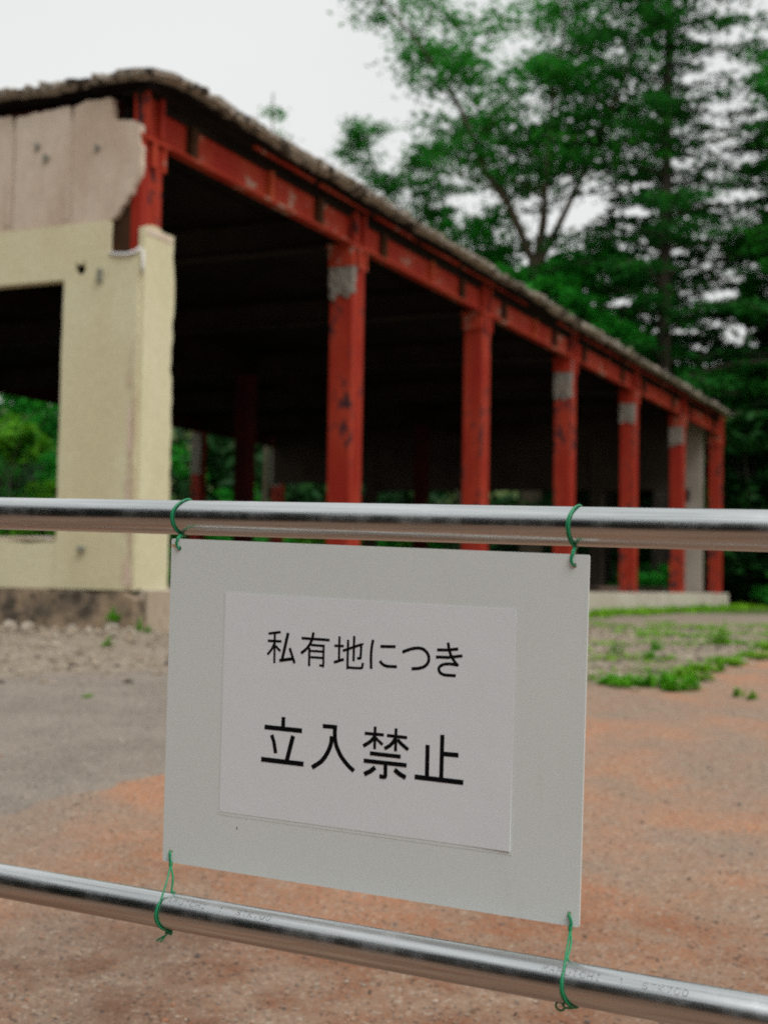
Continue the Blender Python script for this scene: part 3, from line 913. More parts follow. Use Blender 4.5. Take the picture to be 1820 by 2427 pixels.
# things lying about on the floor inside
for i, (lx, ly, w, d, h, rz) in enumerate(((20.6, 1.4, 0.8, 0.5, 0.10, 0.3), (23.5, 2.2, 1.1, 0.6, 0.12, -0.2), (18.0, 3.0, 0.9, 0.7, 0.08, 0.8))):
    o = link('rubble_slab', box_mesh('rubble_slab', -w / 2, w / 2, -d / 2, d / 2, 0, h, 0.02), M['floor'])
    wx, wy = C0[0] + lx * SX - ly * SY, C0[1] + lx * SY + ly * SX
    o.location = (wx, wy, ZB + 0.386); o.rotation_euler = (0, 0, rz)
    tag(o, ('reddish rubble slab lying on the floor between the fifth and sixth columns', 'largest rubble slab on the floor by the far end wall', 'thin rubble slab deep in the dark floor behind the fourth column')[i], 'rubble', 'rubble on the floor inside')

# ------------------------------------------------------------------ trees
def leaf_quads(centers, normals_up, size, seed):
    """one diamond-shaped leaf per centre"""
    r = np.random.default_rng(seed)
    n = len(centers)
    nz = r.normal(0, 1, (n, 3)); nz[:, 2] = np.abs(nz[:, 2]) + normals_up
    nz /= np.linalg.norm(nz, axis=1)[:, None]
    a = r.normal(0, 1, (n, 3))
    u = np.cross(nz, a); u /= np.linalg.norm(u, axis=1)[:, None] + 1e-9
    w = np.cross(nz, u)
    s = size * (0.55 + 0.9 * r.random(n))[:, None]
    V = np.stack([centers - u * s, centers - w * s * 0.55 + u * s * 0.1, centers + u * s, centers + w * s * 0.55 + u * s * 0.1], 1)
    F = np.arange(n * 4).reshape(n, 4)
    return V.reshape(-1, 3), F

class Tree:
    def __init__(self, seed):
        self.r = random.Random(seed); self.seed = seed
        self.paths = []; self.tips = []
    def limb(self, pts, r0, r1):
        pts = [Vector(p) for p in pts]
        sp = smooth_path(pts, 4) if len(pts) > 2 else pts
        n = len(sp)
        self.paths.append((sp, [r0 + (r1 - r0) * i / (n - 1) for i in range(n)]))
        return sp
    def sub(self, sp, f0, count, length, r0, up=0.25, spread=1.0, tw=4, twl=0.8, outward=None):
        """side branches off a limb, each carrying twigs whose ends get foliage"""
        r = self.r; n = len(sp)
        for i in range(count):
            f = f0 + (1 - f0) * (i + r.random()) / count
            k = min(n - 2, int(f * (n - 1)))
            p = sp[k]; d = (sp[k + 1] - sp[k]).normalized()
            a = r.uniform(0, 2 * math.pi)
            side = Vector((math.cos(a), math.sin(a), r.uniform(-0.25, 0.35))).normalized()
            dr = (d * 0.45 + side * spread + Vector((0, 0, up))).normalized()
            L = length * r.uniform(0.55, 1.15) * (1.0 - 0.35 * f)
            q = [p, p + dr * L * 0.5 + Vector((r.uniform(-.1, .1), r.uniform(-.1, .1), 0)) * L, p + dr * L + Vector((0, 0, r.uniform(-.15, .15) * L))]
            rr = max(0.012, r0 * (1 - 0.6 * f))
            s2 = self.limb(q, rr, rr * 0.25)
            for j in range(tw):
                g = 0.3 + 0.7 * (j + r.random()) / tw
                kk = min(len(s2) - 1, int(g * (len(s2) - 1)))
                b = r.uniform(0, 2 * math.pi)
                e = s2[kk] + Vector((math.cos(b), math.sin(b), r.uniform(-0.2, 0.3))) * twl * r.uniform(0.4, 1.0)
                self.tips.append((s2[kk].lerp(e, 0.5), twl * 0.5)); self.tips.append((e, twl * 0.5))
                self.paths.append(([s2[kk], e], [rr * 0.35, rr * 0.12]))
    def build(self, name, label, base, bark, leaf, per, size, flat=0.3, cat='tree', group=None, spread=1.0, upn=1.2, droop=0.0):
        o = empty(name, base, 0, label, cat, group)
        b = Vector(base)
        big = [([p - b for p in pts], rad) for pts, rad in self.paths]
        V, F = [], []
        for pts, rad in big:
            sides = 8 if rad[0] > 0.12 else (5 if rad[0] > 0.04 else 3)
            v_, f_ = tube_arrays(pts, rad, sides, caps=False)
            off = len(V); V += v_; F += [tuple(i + off for i in q) for q in f_]
        link('trunk', mesh_np('trunk', np.array([v_[:] for v_ in V]), np.array(F), smooth=True), bark, o)
        rg = np.random.default_rng(self.seed + 100)
        C = np.array([list(p - b) for p, s in self.tips]); S = np.array([s for p, s in self.tips]) * spread
        k = np.repeat(np.arange(len(C)), per)
        off = rg.normal(0, 1, (len(k), 3)) * np.array([1, 1, flat]) * S[k][:, None] * 0.62
        off[:, 2] -= droop * np.linalg.norm(off[:, :2], axis=1)
        v_, f_ = leaf_quads(C[k] + off, upn, size, self.seed + 5)
        cr = link('crown', mesh_np('crown', v_, f_), leaf, o)
        cr['kind'] = 'stuff'
        return o

K43 = 71.3
def P43(xd, yd, dy=0.0, Y=43.0):
    return Vector(((xd - 830) / K43, Y + dy, 1.15 + (1258 - yd) / K43))

# --- tall vase shaped tree behind the roof
T = Tree(3)
base = (4.45, 43.0, gz(4.45, 43.0))
T.limb([Vector(base), P43(1148, 800), P43(1152, 640), P43(1150, 545)], 0.36, 0.22)
vase = [
    ([(1150, 560, 0), (1128, 515, -.2), (1090, 440, -.6), (1040, 380, -1.0), (1000, 290, -1.3), (950, 200, -1.5), (880, 110, -1.8), (800, 20, -2.0), (760, -40, -2)], 0.19, 0.03),
    ([(1148, 550, 0), (1120, 480, .5), (1092, 400, .9), (1065, 300, 1.2), (1040, 200, 1.6), (1005, 80, 2), (985, -60, 2.2)], 0.14, 0.03),
    ([(1152, 550, 0), (1160, 470, -.6), (1165, 380, -1.0), (1172, 250, -1.2), (1190, 110, -1.4), (1205, -60, -1.6)], 0.16, 0.04),
    ([(1155, 550, 0), (1178, 450, .8), (1186, 340, 1.4), (1210, 200, 2.0), (1245, 40, 2.2), (1260, -80, 2.2)], 0.11, 0.03),
    ([(1158, 555, 0), (1190, 490, -.4), (1222, 420, -.8), (1262, 330, -1.3), (1310, 210, -1.6), (1352, 90, -1.8), (1380, -60, -2)], 0.17, 0.04),
]
for pts, r0_, r1_ in vase:
    sp = T.limb([P43(x, y, d) for x, y, d in pts], r0_ * 0.72, r1_ * 0.7)
    T.sub(sp, 0.32, 22, 3.0, 0.05, up=0.10, tw=6, twl=0.95)
T.build('broadleaf_tree', 'tall vase shaped broadleaf tree with bare forking stems behind the roof', base, M['bark'], M['leaf_mid'], 17, 0.098, flat=0.2, spread=1.2, group='trees behind the building')

# --- slim tree whose light sprays hang over the roof on the left
T = Tree(5)
base = (2.6, 46.0, gz(2.6, 46.0))
T.limb([Vector(base), (2.5, 46, 7), (2.3, 46, 11.2)], 0.22, 0.13)
for pts in ([(2.3, 46, 10.8), (1.4, 45.6, 12.2), (0.3, 45.2, 13.4), (-0.5, 45, 14.6), (-0.9, 45, 15.9)],
            [(2.4, 46, 10.2), (1.2, 46.4, 11.3), (-0.1, 46.8, 12.6), (-1.4, 47, 13.8)],
            [(2.3, 46, 10.0), (1.4, 45.5, 10.9), (0.5, 45.2, 11.6), (-.5, 45, 12.1)],
            [(2.3, 46, 11.0), (2.2, 46.3, 12.5), (1.7, 46.4, 14.2), (1.2, 46, 15.4)]):
    sp = T.limb(pts, 0.08, 0.015)
    T.sub(sp, 0.2, 16, 1.8, 0.03, up=0.1, tw=5, twl=0.7)
T.build('broadleaf_tree', 'slim pale green tree with thin sprays left of the forking stems', base, M['bark'], M['leaf_mid'], 24, 0.08, flat=0.25, group='trees behind the building')

def conifer(base, H, zlow, rad, seed, label, leaf, bark, per=22, size=0.12, step=0.62, tr=0.3, lean=0.0, flat=0.16, spread=1.0, skip=None, group='trees behind the building'):
    T = Tree(seed); r = T.r
    b = Vector(base)
    tp = [b, b + Vector((lean * .4, 0, H * .35)), b + Vector((lean * .8, 0.1, H * .7)), b + Vector((lean, 0, H))]
    sp = T.limb(tp, tr, 0.03)
    z = zlow
    while z < H - 0.4:
        f = (z - zlow) / (H - zlow)
        L = rad * (1 - f) ** 0.75 * r.uniform(0.75, 1.15) + 0.35
        k = r.randint(3, 5); a0 = r.uniform(0, 6.28)
        c = sp[min(len(sp) - 1, int(z / H * (len(sp) - 1)))].copy(); c.z = b.z + z
        for j in range(k):
            a = a0 + 2 * math.pi * j / k + r.uniform(-0.35, 0.35)
            if skip and skip(a, f, r): continue
            d = Vector((math.cos(a), math.sin(a), 0)); LL = L * r.uniform(0.65, 1.1)
            pts = [c, c + d * LL * 0.4 + Vector((0, 0, 0.06 * LL)), c + d * LL * 0.75 + Vector((0, 0, 0.02 * LL)), c + d * LL + Vector((0, 0, -0.07 * LL))]
            s2 = T.limb(pts, 0.05 * (1 - f) + 0.018, 0.008)
            m_ = max(2, int(LL / 0.42))
            for i in range(m_):
                g = 0.08 + 0.92 * (i + r.random()) / m_
                p = s2[min(len(s2) - 1, int(g * (len(s2) - 1)))]
                side = d.cross(Vector((0, 0, 1))) * r.uniform(-0.55, 0.55) * (0.4 + LL * 0.16)
                T.tips.append((p + side, 0.42 * (0.7 + 0.5 * r.random())))
        z += step * r.uniform(0.7, 1.3)
    return T.build('conifer', label, base, bark, leaf, per, size, flat=flat, spread=spread, upn=1.6, droop=0.12, group=group)

conifer((8.15, 42.0, gz(8.15, 42)), 26, 5.2, 6.2, 11, 'dark layered conifer with a straight trunk behind the far roof end', M['leaf_deep'], M['bark_dark'], per=36, size=0.092, step=0.66, tr=0.27, lean=0.25, spread=1.15)
conifer((12.6, 45.0, gz(12.6, 45)), 18.5, 3.0, 5.6, 12, 'dark conifer at the right edge of the picture beside the layered one', M['leaf_dark'], M['bark_dark'], per=40, size=0.10, step=0.62, tr=0.3)
conifer((10.2, 52.0, gz(10.2, 52)), 19.5, 3.5, 5.2, 13, 'deep green conifer filling the gap behind the layered one', M['leaf_dark'], M['bark_dark'], per=30, size=0.15, step=0.75, tr=0.3)
conifer((-5.2, 62.0, gz(-5.2, 62)), 21.9, 9.0, 3.4, 14, 'distant thin treetop peeping over the roof near its front corner', M['leaf_mid'], M['bark'], per=14, size=0.10, step=1.0, tr=0.12)

# --- right hand broadleaf with lighter spray at the top
T = Tree(9)
base = (13.2, 41.5, gz(13.2, 41.5))
T.limb([Vector(base), (13.1, 41.5, 6), (13.0, 41.4, 10)], 0.28, 0.18)
for pts in ([(13, 41.4, 9.6), (12.4, 41, 12), (11.6, 40.6, 14.6), (11.2, 40.4, 16.4)], [(13, 41.4, 9.6), (13.5, 41.8, 12.5), (13.4, 42, 15), (12.8, 42, 17)],
            [(13, 41.4, 8.6), (11.8, 41.0, 10.2), (10.6, 40.6, 11.6)], [(13, 41.4, 8), (14.2, 41.8, 10), (14.8, 42, 12.2)]):
    sp = T.limb(pts, 0.11, 0.02)
    T.sub(sp, 0.2, 17, 2.3, 0.04, up=0.1, tw=5, twl=0.8)
T.build('broadleaf_tree', 'broadleaf tree with lighter top spray at the upper right corner', base, M['bark_dark'], M['leaf_mid'], 30, 0.085, flat=0.24, group='trees behind the building')

def bushy(base, rx, ry, h, seed, label, leaf, n=7000, size=0.12, lobes=11, name='bushy_tree', stem=0.12, zlow=0.25, cat='tree', group=None, bark='bark_dark', flat=1.0):
    """dense crown made of uneven lobes of leaves over real stems"""
    r = np.random.default_rng(seed)
    o = empty(name, base, 0, label, cat, group)
    cent = np.stack([r.uniform(-1, 1, lobes) * rx * 0.72, r.uniform(-1, 1, lobes) * ry * 0.72, h * (zlow + (0.92 - zlow) * r.random(lobes))], -1)
    edge = 1 - np.abs(cent[:, 2] / h - 0.5) * 0.7
    cent[:, 0] *= edge; cent[:, 1] *= edge
    rad = (0.28 + 0.22 * r.random(lobes)) * (rx + ry) * 0.5 
    paths = [([Vector((0, 0, -0.1)), Vector((0.05 * rx, 0, h * 0.35)), Vector((0, 0.05 * ry, h * 0.75))], [stem, stem * 0.7, stem * 0.25])]
    for c in cent:
        paths.append(([Vector((0, 0, max(0.05, c[2] * 0.35))), Vector((c[0] * 0.5, c[1] * 0.5, c[2] * 0.75)), Vector(c)], [stem * 0.5, stem * 0.3, stem * 0.1]))
    link('stem', tube_mesh('stem', paths, 5), M[bark], o)
    k = r.integers(0, lobes, n)
    d = r.normal(0, 1, (n, 3)); d /= np.linalg.norm(d, axis=1)[:, None]
    rr = (0.35 + 0.65 * r.random(n) ** 0.5) * (0.75 + 0.5 * r.random(n))
    # foliage gathers in smaller sprays
    ns = max(40, n // 45)
    sd = r.normal(0, 1, (ns, 3)); sd /= np.linalg.norm(sd, axis=1)[:, None]
    sk = r.integers(0, ns, n)
    P = cent[sk % lobes] + (sd[sk] * (0.55 + 0.5 * r.random(ns))[sk][:, None] + r.normal(0, 0.16, (n, 3))) * rad[sk % lobes][:, None] * np.array([1, 1, 0.75 * flat])
    P[:, 2] = np.maximum(P[:, 2], 0.05)
    v_, f_ = leaf_quads(P, 0.8, size, seed + 3)
    cr = link('crown', mesh_np('crown', v_, f_), leaf, o)
    cr['kind'] = 'stuff'
    return o
def g3(x, y): return (x, y, gz(x, y))
G_ = 'trees behind the building'
bushy(g3(2.7, 43.6), 3.0, 2.2, 12.6, 31, 'bright green tree rising just above the middle of the roof', M['leaf_bright'], 20000, 0.095, 16, group=G_, zlow=0.62)
bushy(g3(5.3, 42.2), 2.3, 1.9, 11.2, 32, 'bright bushy tree at the foot of the forking stems', M['leaf_bright'], 14000, 0.095, 12, group=G_, zlow=0.55)
bushy(g3(7.0, 44.6), 2.4, 2.0, 12.2, 33, 'round green tree under the straight conifer trunk', M['leaf_bright'], 14000, 0.095, 12, group=G_, zlow=0.5)
bushy(g3(9.9, 43.6), 2.8, 2.2, 10.4, 34, 'dark green tree in the shade right of the conifer trunk', M['leaf_mid'], 9000, 0.14, 16, group=G_, zlow=0.3)
bushy(g3(12.6, 41.0), 2.6, 2.0, 6.6, 35, 'low dark tree at the right edge behind the roof end', M['leaf_dark'], 10000, 0.14, 16, group=G_, zlow=0.12)
bushy(g3(10.4, 40.0), 2.0, 1.6, 5.6, 36, 'dark rounded tree just right of the last red column', M['leaf_dark'], 8000, 0.13, 14, group=G_, zlow=0.1)
bushy(g3(15.0, 46.0), 3.4, 2.6, 10.0, 37, 'tall dark tree outside the right edge of the yard', M['leaf_dark'], 10000, 0.17, 16, group=G_, zlow=0.15)
bushy(g3(14.2, 48.0), 3.4, 2.4, 17.0, 39, 'tallest dark tree closing the upper right edge of the picture', M['leaf_dark'], 16000, 0.16, 22, group=G_, zlow=0.25)
bushy(g3(7.6, 50.0), 3.2, 2.4, 10.6, 38, 'shadowed tree seen between the bright tree and the conifer', M['leaf_dark'], 9000, 0.17, 16, group=G_, zlow=0.15)
# shrubs beyond the far side, seen through the openings
G_ = 'shrubs seen through the building'
def loc2w(lx, ly): return (float(C0[0] + lx * SX - ly * SY), float(C0[1] + lx * SY + ly * SX))
SHR = [(17.6, 16.6, 2.0, 4.4, 'leaf_yellow', 'yellow green shrub low at the left edge of the window opening'),
       (20.6, 18.4, 2.6, 6.6, 'leaf_bright', 'tall bright shrub filling the left window opening'),
       (22.6, 16.6, 1.8, 3.6, 'leaf_yellow', 'yellowish shrub close beside the cream pier in the left opening'),
       (25.6, 20.0, 2.6, 5.6, 'leaf_dark', 'dark shrub between the cream pier and the first far column'),
       (27.2, 16.6, 1.4, 2.6, 'leaf_bright', 'bright low shrub beside the first far red column'),
       (30.0, 16.4, 1.5, 3.4, 'leaf_bright', 'bright shrub between the two far red columns'),
       (33.0, 15.6, 1.7, 2.6, 'leaf_yellow', 'yellow green shrub behind the second far red column'),
       (33.0, 12.2, 1.7, 3.0, 'leaf_bright', 'green shrub outside the far end wall beside the second red column'),
       (30.6, 2.7, 1.5, 1.9, 'leaf_bright', 'green shrub framed low between the last two inner bays'),
       (31.2, 7.2, 2.2, 3.2, 'leaf_dark', 'dark shrub outside the middle of the far end wall'),
       (19.0, 15.4, 1.5, 2.4, 'leaf_yellow', 'lowest yellow green shrub along the sill of the left opening'),
       (23.6, 19.6, 2.4, 6.2, 'leaf_bright', 'tall green shrub right behind the edge of the cream pier'),
       (29.6, 19.4, 2.2, 5.0, 'leaf_bright', 'higher green shrub far behind the two far red columns'),
       (35.4, 13.6, 1.8, 2.6, 'leaf_yellow', 'lowest yellow shrub left of the second red column'),
       (29.8, -1.6, 1.5, 1.9, 'leaf_mid', 'low green shrub just past the end of the concrete slab'),
       (31.5, -4.4, 1.8, 2.2, 'leaf_mid', 'spreading green shrub at the right edge of the yard')]
for i, (lx, ly, rr, h, lf, lab) in enumerate(SHR):
    wx, wy = loc2w(lx, ly)
    bushy((wx, wy, gz(wx, wy)), rr, rr * 0.9, h, 60 + i, lab, M[lf], 5200, 0.095, 10, 'shrub', 0.05, 0.12, 'shrub', G_ if i < 14 else 'shrubs past the slab end')
# dense wood on the slope behind and on the far side of the lane behind the viewer
def wood(name, path, width, zl, zh, n, size, seed, label, mat, m_=60):
    """mass of foliage strung along a line on the ground"""
    r = np.random.default_rng(seed)
    pt = np.array(path, float)
    seg = np.linspace(0, len(pt) - 1, m_)
    cx_ = np.stack([np.interp(seg, np.arange(len(pt)), pt[:, 0]) + r.normal(0, width, m_), np.interp(seg, np.arange(len(pt)), pt[:, 1]) + r.normal(0, width, m_), r.uniform(zl, zh, m_)], -1)
    k = r.integers(0, m_, n)
    P = cx_[k] + r.normal(0, 1, (n, 3)) * np.array([2.0, 1.6, 1.7])
    gzv = ground_z(P[:, 0], P[:, 1])
    P[:, 2] = np.maximum(P[:, 2] + gzv, gzv + 0.2)
    v_, f_ = leaf_quads(P, 0.5, size, seed)
    o = link(name, mesh_np(name, v_, f_), mat)
    tag(o, label, 'wood', kind='stuff')
wood('far_wood', [(-40, 72), (0, 68), (45, 68)], 3.5, 0, 4, 26000, 0.45, 71, 'dark distant woodland on the slope behind the building', M['leaf_dark'])
wood('side_wood', [(15, 62), (19, 50), (24, 38)], 2.5, 0, 8, 16000, 0.38, 72, 'dark woodland closing the yard beyond the right edge', M['leaf_dark'])
wood('lane_wood', [(-16, 3), (-13, -3), (-10, -9), (-3, -13)], 1.2, 0, 9, 26000, 0.40, 73, 'woodland across the lane behind the viewer mirrored in the pipes', M['lane_leaf'], 110)

# ------------------------------------------------------------------ weeds in place
WEEDS = [  # x, y, radius, height, leaves, material, label
    (1.46, 8.68, 0.15, 0.075, 260, 'weed_deep', 'long low weed mat at the gravel edge nearest the sign'),
    (1.63, 8.58, 0.085, 0.11, 200, 'weed_deep', 'rounded bright weed tuft in the middle of the gravel edge'),
    (1.755, 8.46, 0.10, 0.12, 240, 'weed_deep', 'largest bushy weed tuft at the corner of the gravel edge'),
    (1.88, 8.95, 0.12, 0.08, 200, 'weed', 'yellow green weed tuft just behind the largest one'),
    (2.08, 9.35, 0.12, 0.08, 170, 'weed', 'ragged weed tuft further up the slanting gravel edge'),
    (2.62, 10.12, 0.16, 0.07, 170, 'weed', 'flat weed mat near the right edge of the picture'),
    (2.35, 9.72, 0.13, 0.06, 150, 'weed', 'flat weed mat halfway along the slanting gravel edge'),
    (2.95, 10.75, 0.16, 0.08, 170, 'weed', 'furthest weed mat on the gravel edge at the right border'),
    (2.05, 8.19, 0.035, 0.06, 60, 'weed', 'left one of two small weed tufts growing in the asphalt crack'),
    (2.11, 8.12, 0.035, 0.055, 60, 'weed', 'right one of two small weed tufts growing in the asphalt crack'),
    (1.87, 9.94, 0.055, 0.09, 80, 'weed_deep', 'small dark weed tuft alone in the pale gravel'),
    (2.03, 10.5, 0.06, 0.09, 80, 'weed_deep', 'second small weed tuft alone in the gravel, behind the dark one'),
    (1.68, 10.2, 0.05, 0.11, 60, 'weed', 'thin upright weed in the gravel right beside the sign'),
    (2.75, 11.6, 0.10, 0.20, 110, 'weed', 'taller weed in the gravel at the right'),
    (-1.99, 10.23, 0.045, 0.075, 60, 'weed', 'single small weed in the gravel in front of the plinth'),
    (-1.61, 7.89, 0.05, 0.012, 40, 'weed', 'tiny flat sprig on the grey asphalt at the left'),
]
for i, (x, y, rd, h, n_, mt_, lab) in enumerate(WEEDS):
    weed(x, y, rd, h * 1.15, n_, lab, 200 + i, mt_, True, 0.016 if rd > 0.06 else 0.012)
wx, wy = loc2w(-0.31, 0.05)
weed(wx, wy, 0.07, 0.14, 140, 'square bright tuft growing against the plinth under the pier', 230, 'weed_deep', True, 0.014, zoff=0.09)
wx, wy = loc2w(-0.30, -0.21)
weed(wx, wy, 0.05, 0.15, 110, 'bright tuft at the plinth corner beside the sign', 231, 'weed_deep', True, 0.012)
wx, wy = loc2w(-0.36, 0.93)
weed(wx, wy, 0.06, 0.08, 90, 'dull yellow tuft at the foot of the plinth on the far left', 232, 'weed', True, 0.012)
# grass strip along the slab and thin ground cover
def cover(name, pts, h, width, seed, label, mat):
    r = np.random.default_rng(seed)
    Vv, Ff, off = [], [], 0
    kinds = [blades(7, 0.05, 1.0, width, seed + q, flat=0.5, broad=q % 2 == 0) for q in range(6)]
    for x, y, hh in pts:
        V_, F_ = kinds[r.integers(0, 6)]
        a = r.uniform(0, 6.28); c, s = math.cos(a), math.sin(a)
        q = V_ * np.array([1, 1, hh])
        q = np.stack([q[:, 0] * c - q[:, 1] * s, q[:, 0] * s + q[:, 1] * c, q[:, 2]], -1)
        q[:, :2] *= 0.6 + hh * 2.0
        Vv.append(q + np.array([x, y, 0])); Ff.append(F_ + off); off += len(V_)
    V = np.concatenate(Vv)
    ctr = np.array([p[:2] for p in pts]); rep = np.repeat(np.arange(len(pts)), [len(v_) for v_ in Vv])
    V[:, 2] += ground_z(ctr[:, 0], ctr[:, 1])[rep]
    o = link(name, mesh_np(name, V, np.concatenate(Ff)), mat)
    tag(o, label, 'grass', kind='stuff')
r = np.random.default_rng(90)
pts = []
for k in range(2600):
    lx = 8 + 22 * r.random()
    ly = -0.16 - abs(r.normal(0, 0.38)) - (0.15 if lx < 26 else -1.0 * r.random())
    if vnoise(np.array([lx]), np.array([ly]), 1.1, 33)[0] < 0.36: continue
    wx, wy = loc2w(lx, ly)
    pts.append((wx, wy, r.uniform(0.06, 0.17) * (1.7 if r.random() < 0.06 else 1)))
cover('grass', pts, 0.12, 0.012, 91, 'strip of green grass along the foot of the concrete slab', M['weed'])
pts = []
for k in range(4200):
    x, y = r.uniform(0.9, 7.5), r.uniform(8.7, 19)
    if y < np.interp(x, GRAV_X, GRAV_Y) or x > 0.45 * y: continue
    edge = math.exp(-((y - np.interp(x, GRAV_X, GRAV_Y)) / 0.32) ** 2)
    if vnoise(np.array([x]), np.array([y]), 2.2, 34)[0] < 0.60 - 0.26 * edge - 0.05 * (x - 2): continue
    lx, ly = (x - C0[0]) * SX + (y - C0[1]) * SY, (x - C0[0]) * (-SY) + (y - C0[1]) * SX
    if lx > -0.4 and ly > -0.2: continue
    pts.append((x, y, r.uniform(0.02, 0.075)))
cover('ground_cover', pts, 0.06, 0.010, 92, 'thin scattered green ground cover in the gravel at the right', M['weed'])

# ------------------------------------------------------------------ pipe fence
def metal_pipe():
    mt, t, bs = new_mat('galvanised_pipe')
    v = coords(t)
    tc = t.nodes.new('ShaderNodeTexCoord')
    mp = N(t, 'ShaderNodeMapping'); mp.inputs['Scale'].default_value = (3, 160, 160)
    t.links.new(tc.outputs['Object'], mp.inputs['Vector'])
    streak = noise(t, mp.outputs['Vector'], 1.0, 5, 0.6)
    spec = noise(t, v, 420, 3, 0.6)
    blot = noise(t, v, 22, 5, 0.6)
    col = mixc(t, ramp(t, streak, 0.3, 0.7), (0.50, 0.525, 0.53), (0.72, 0.745, 0.75))
    col = mixc(t, mathn(t, 'MULTIPLY', ramp(t, blot, 0.60, 0.72), 0.35), col, (0.75, 0.76, 0.76))
    dirt = mathn(t, 'MULTIPLY', ramp(t, spec, 0.66, 0.74), ramp(t, blot, 0.45, 0.6))
    col = mixc(t, mathn(t, 'MULTIPLY', dirt, 0.6), col, (0.16, 0.13, 0.11))
    t.links.new(col, bs.inputs['Base Color'])
    bs.inputs['Metallic'].default_value = 1.0
    rg = mathn(t, 'ADD', mathn(t, 'MULTIPLY', ramp(t, blot, 0.4, 0.75), 0.14), mathn(t, 'ADD', 0.18, mathn(t, 'MULTIPLY', streak, 0.16)))
    t.links.new(rg, bs.inputs['Roughness'])
    bump(t, bs, mathn(t, 'ADD', streak, mathn(t, 'MULTIPLY', spec, 0.25)), 0.22, 0.0008)
    return mt
M['pipe'] = metal_pipe()
RP = 0.0243
UA, UB = Vector((-0.58335, 2.15894, 1.25040)), Vector((0.44078, 1.63028, 1.21966))
LA, LB = Vector((-0.55483, 2.11247, 0.70954)), Vector((0.33790, 1.63228, 0.68530))
fence = empty('pipe_fence', (0.0, 1.86, gz(0, 1.86)), 0, 'galvanised steel pipe fence of two rails carrying the notice board', 'fence')
fo = Vector(fence.location)
def frame(A, Bv):
    d = (Bv - A).normalized()
    f = Vector((0, 0, 1)).cross(d); f.normalize()
    if f.y > 0: f = -f
    u = f.cross(d) if f.cross(d).z > 0 else d.cross(f)
    return d, u.normalized(), f
RAILS = {}
for key, A, Bv, lab in (('u', UA, UB, 'upper rail, the shinier one above the notice'), ('l', LA, LB, 'lower rail with faint printed lettering')):
    d, u, f = frame(A, Bv)
    mid = (A + Bv) / 2
    RAILS[key] = (A, d, u, f)
    Lh = 2.0
    segs = 4
    bm = bmesh.new()
    sides = 64
    rings = []
    for x, rr in ((-Lh, RP), (-0.5, RP), (0.5, RP), (Lh, RP), (Lh, RP - 0.0024), (-Lh, RP - 0.0024)):
        rings.append([bm.verts.new((x, rr * math.cos(2 * math.pi * k / sides), rr * math.sin(2 * math.pi * k / sides))) for k in range(sides)])
    for a, b in zip(rings, rings[1:] + rings[:1]):
        for k in range(sides):
            bm.faces.new((a[k], a[(k + 1) % sides], b[(k + 1) % sides], b[k]))
    o = link('rail', bm_mesh('rail', bm, True), M['pipe'], fence)
    mm = Matrix((d, -f, u)).transposed().to_4x4()
    mm.translation = mid - fo
    o.matrix_local = mm
    tag(o, lab)
    RAILS[key + 'o'] = o; RAILS[key + 'mid'] = mid
# posts outside the frame, with clamps
dU, uU, fU = RAILS['u'][1:]
for sgn in (-1, 1):
    pu = RAILS['umid'] + dU * (1.45 * sgn); pl_ = RAILS['lmid'] + RAILS['l'][1] * (1.45 * sgn)
    c = (pu + pl_) / 2 - fU * (RP * 2 + 0.004)
    z0_ = gz(c.x, c.y) - 0.05
    pm = tube_mesh('post', [([Vector((c.x, c.y, z0_)) - fo, Vector((c.x, c.y, pu.z + 0.12)) - fo], RP)], 24)
    po = link('post', pm, M['pipe'], fence)
    for p in (pu, pl_):
        w = Vector((c.x, c.y, p.z)) - fo
        bm = bmesh.new(); add_box(bm, w.x - 0.032, w.x + 0.032, w.y - 0.05, w.y + 0.03, w.z - 0.03, w.z + 0.03)
        bmesh.ops.bevel(bm, geom=bm.edges[:], offset=0.006, segments=2, affect='EDGES')
        link('clamp', bm_mesh('clamp', bm), M['pipe'], po)

# printed maker's lettering on the lower rail
STK = {'M': [[(0, 0), (0, 1), (.5, .4), (1, 1), (1, 0)]], 'A': [[(0, 0), (.5, 1), (1, 0)], [(.2, .38), (.8, .38)]], 'R': [[(0, 0), (0, 1), (.8, 1), (1, .75), (.8, .5), (0, .5)], [(.5, .5), (1, 0)]],
       'U': [[(0, 1), (0, .2), (.25, 0), (.75, 0), (1, .2), (1, 1)]], 'I': [[(.5, 0), (.5, 1)], [(.2, 0), (.8, 0)], [(.2, 1), (.8, 1)]], 'C': [[(1, .85), (.75, 1), (.25, 1), (0, .75), (0, .25), (.25, 0), (.75, 0), (1, .15)]],
       'H': [[(0, 0), (0, 1)], [(1, 0), (1, 1)], [(0, .5), (1, .5)]], 'S': [[(1, .85), (.75, 1), (.25, 1), (0, .75), (.25, .5), (.75, .5), (1, .25), (.75, 0), (.25, 0), (0, .15)]],
       'T': [[(.5, 0), (.5, 1)], [(0, 1), (1, 1)]], 'K': [[(0, 0), (0, 1)], [(1, 1), (0, .45), (1, 0)]], '7': [[(0, 1), (1, 1), (.4, 0)]], '0': [[(.25, 0), (0, .3), (0, .7), (.25, 1), (.75, 1), (1, .7), (1, .3), (.75, 0), (.25, 0)]], '1': [[(.2, .8), (.5, 1), (.5, 0)]]}
mt, t, bs = new_mat('faded_print')
v = coords(t)
fade = noise(t, v, 260, 3, 0.6)
t.links.new(mixc(t, ramp(t, fade, 0.4, 0.62), (0.22, 0.225, 0.23), (0.48, 0.49, 0.49)), bs.inputs['Base Color'])
bs.inputs['Roughness'].default_value = 0.5
bs.inputs['Metallic'].default_value = 0.6
M['print'] = mt
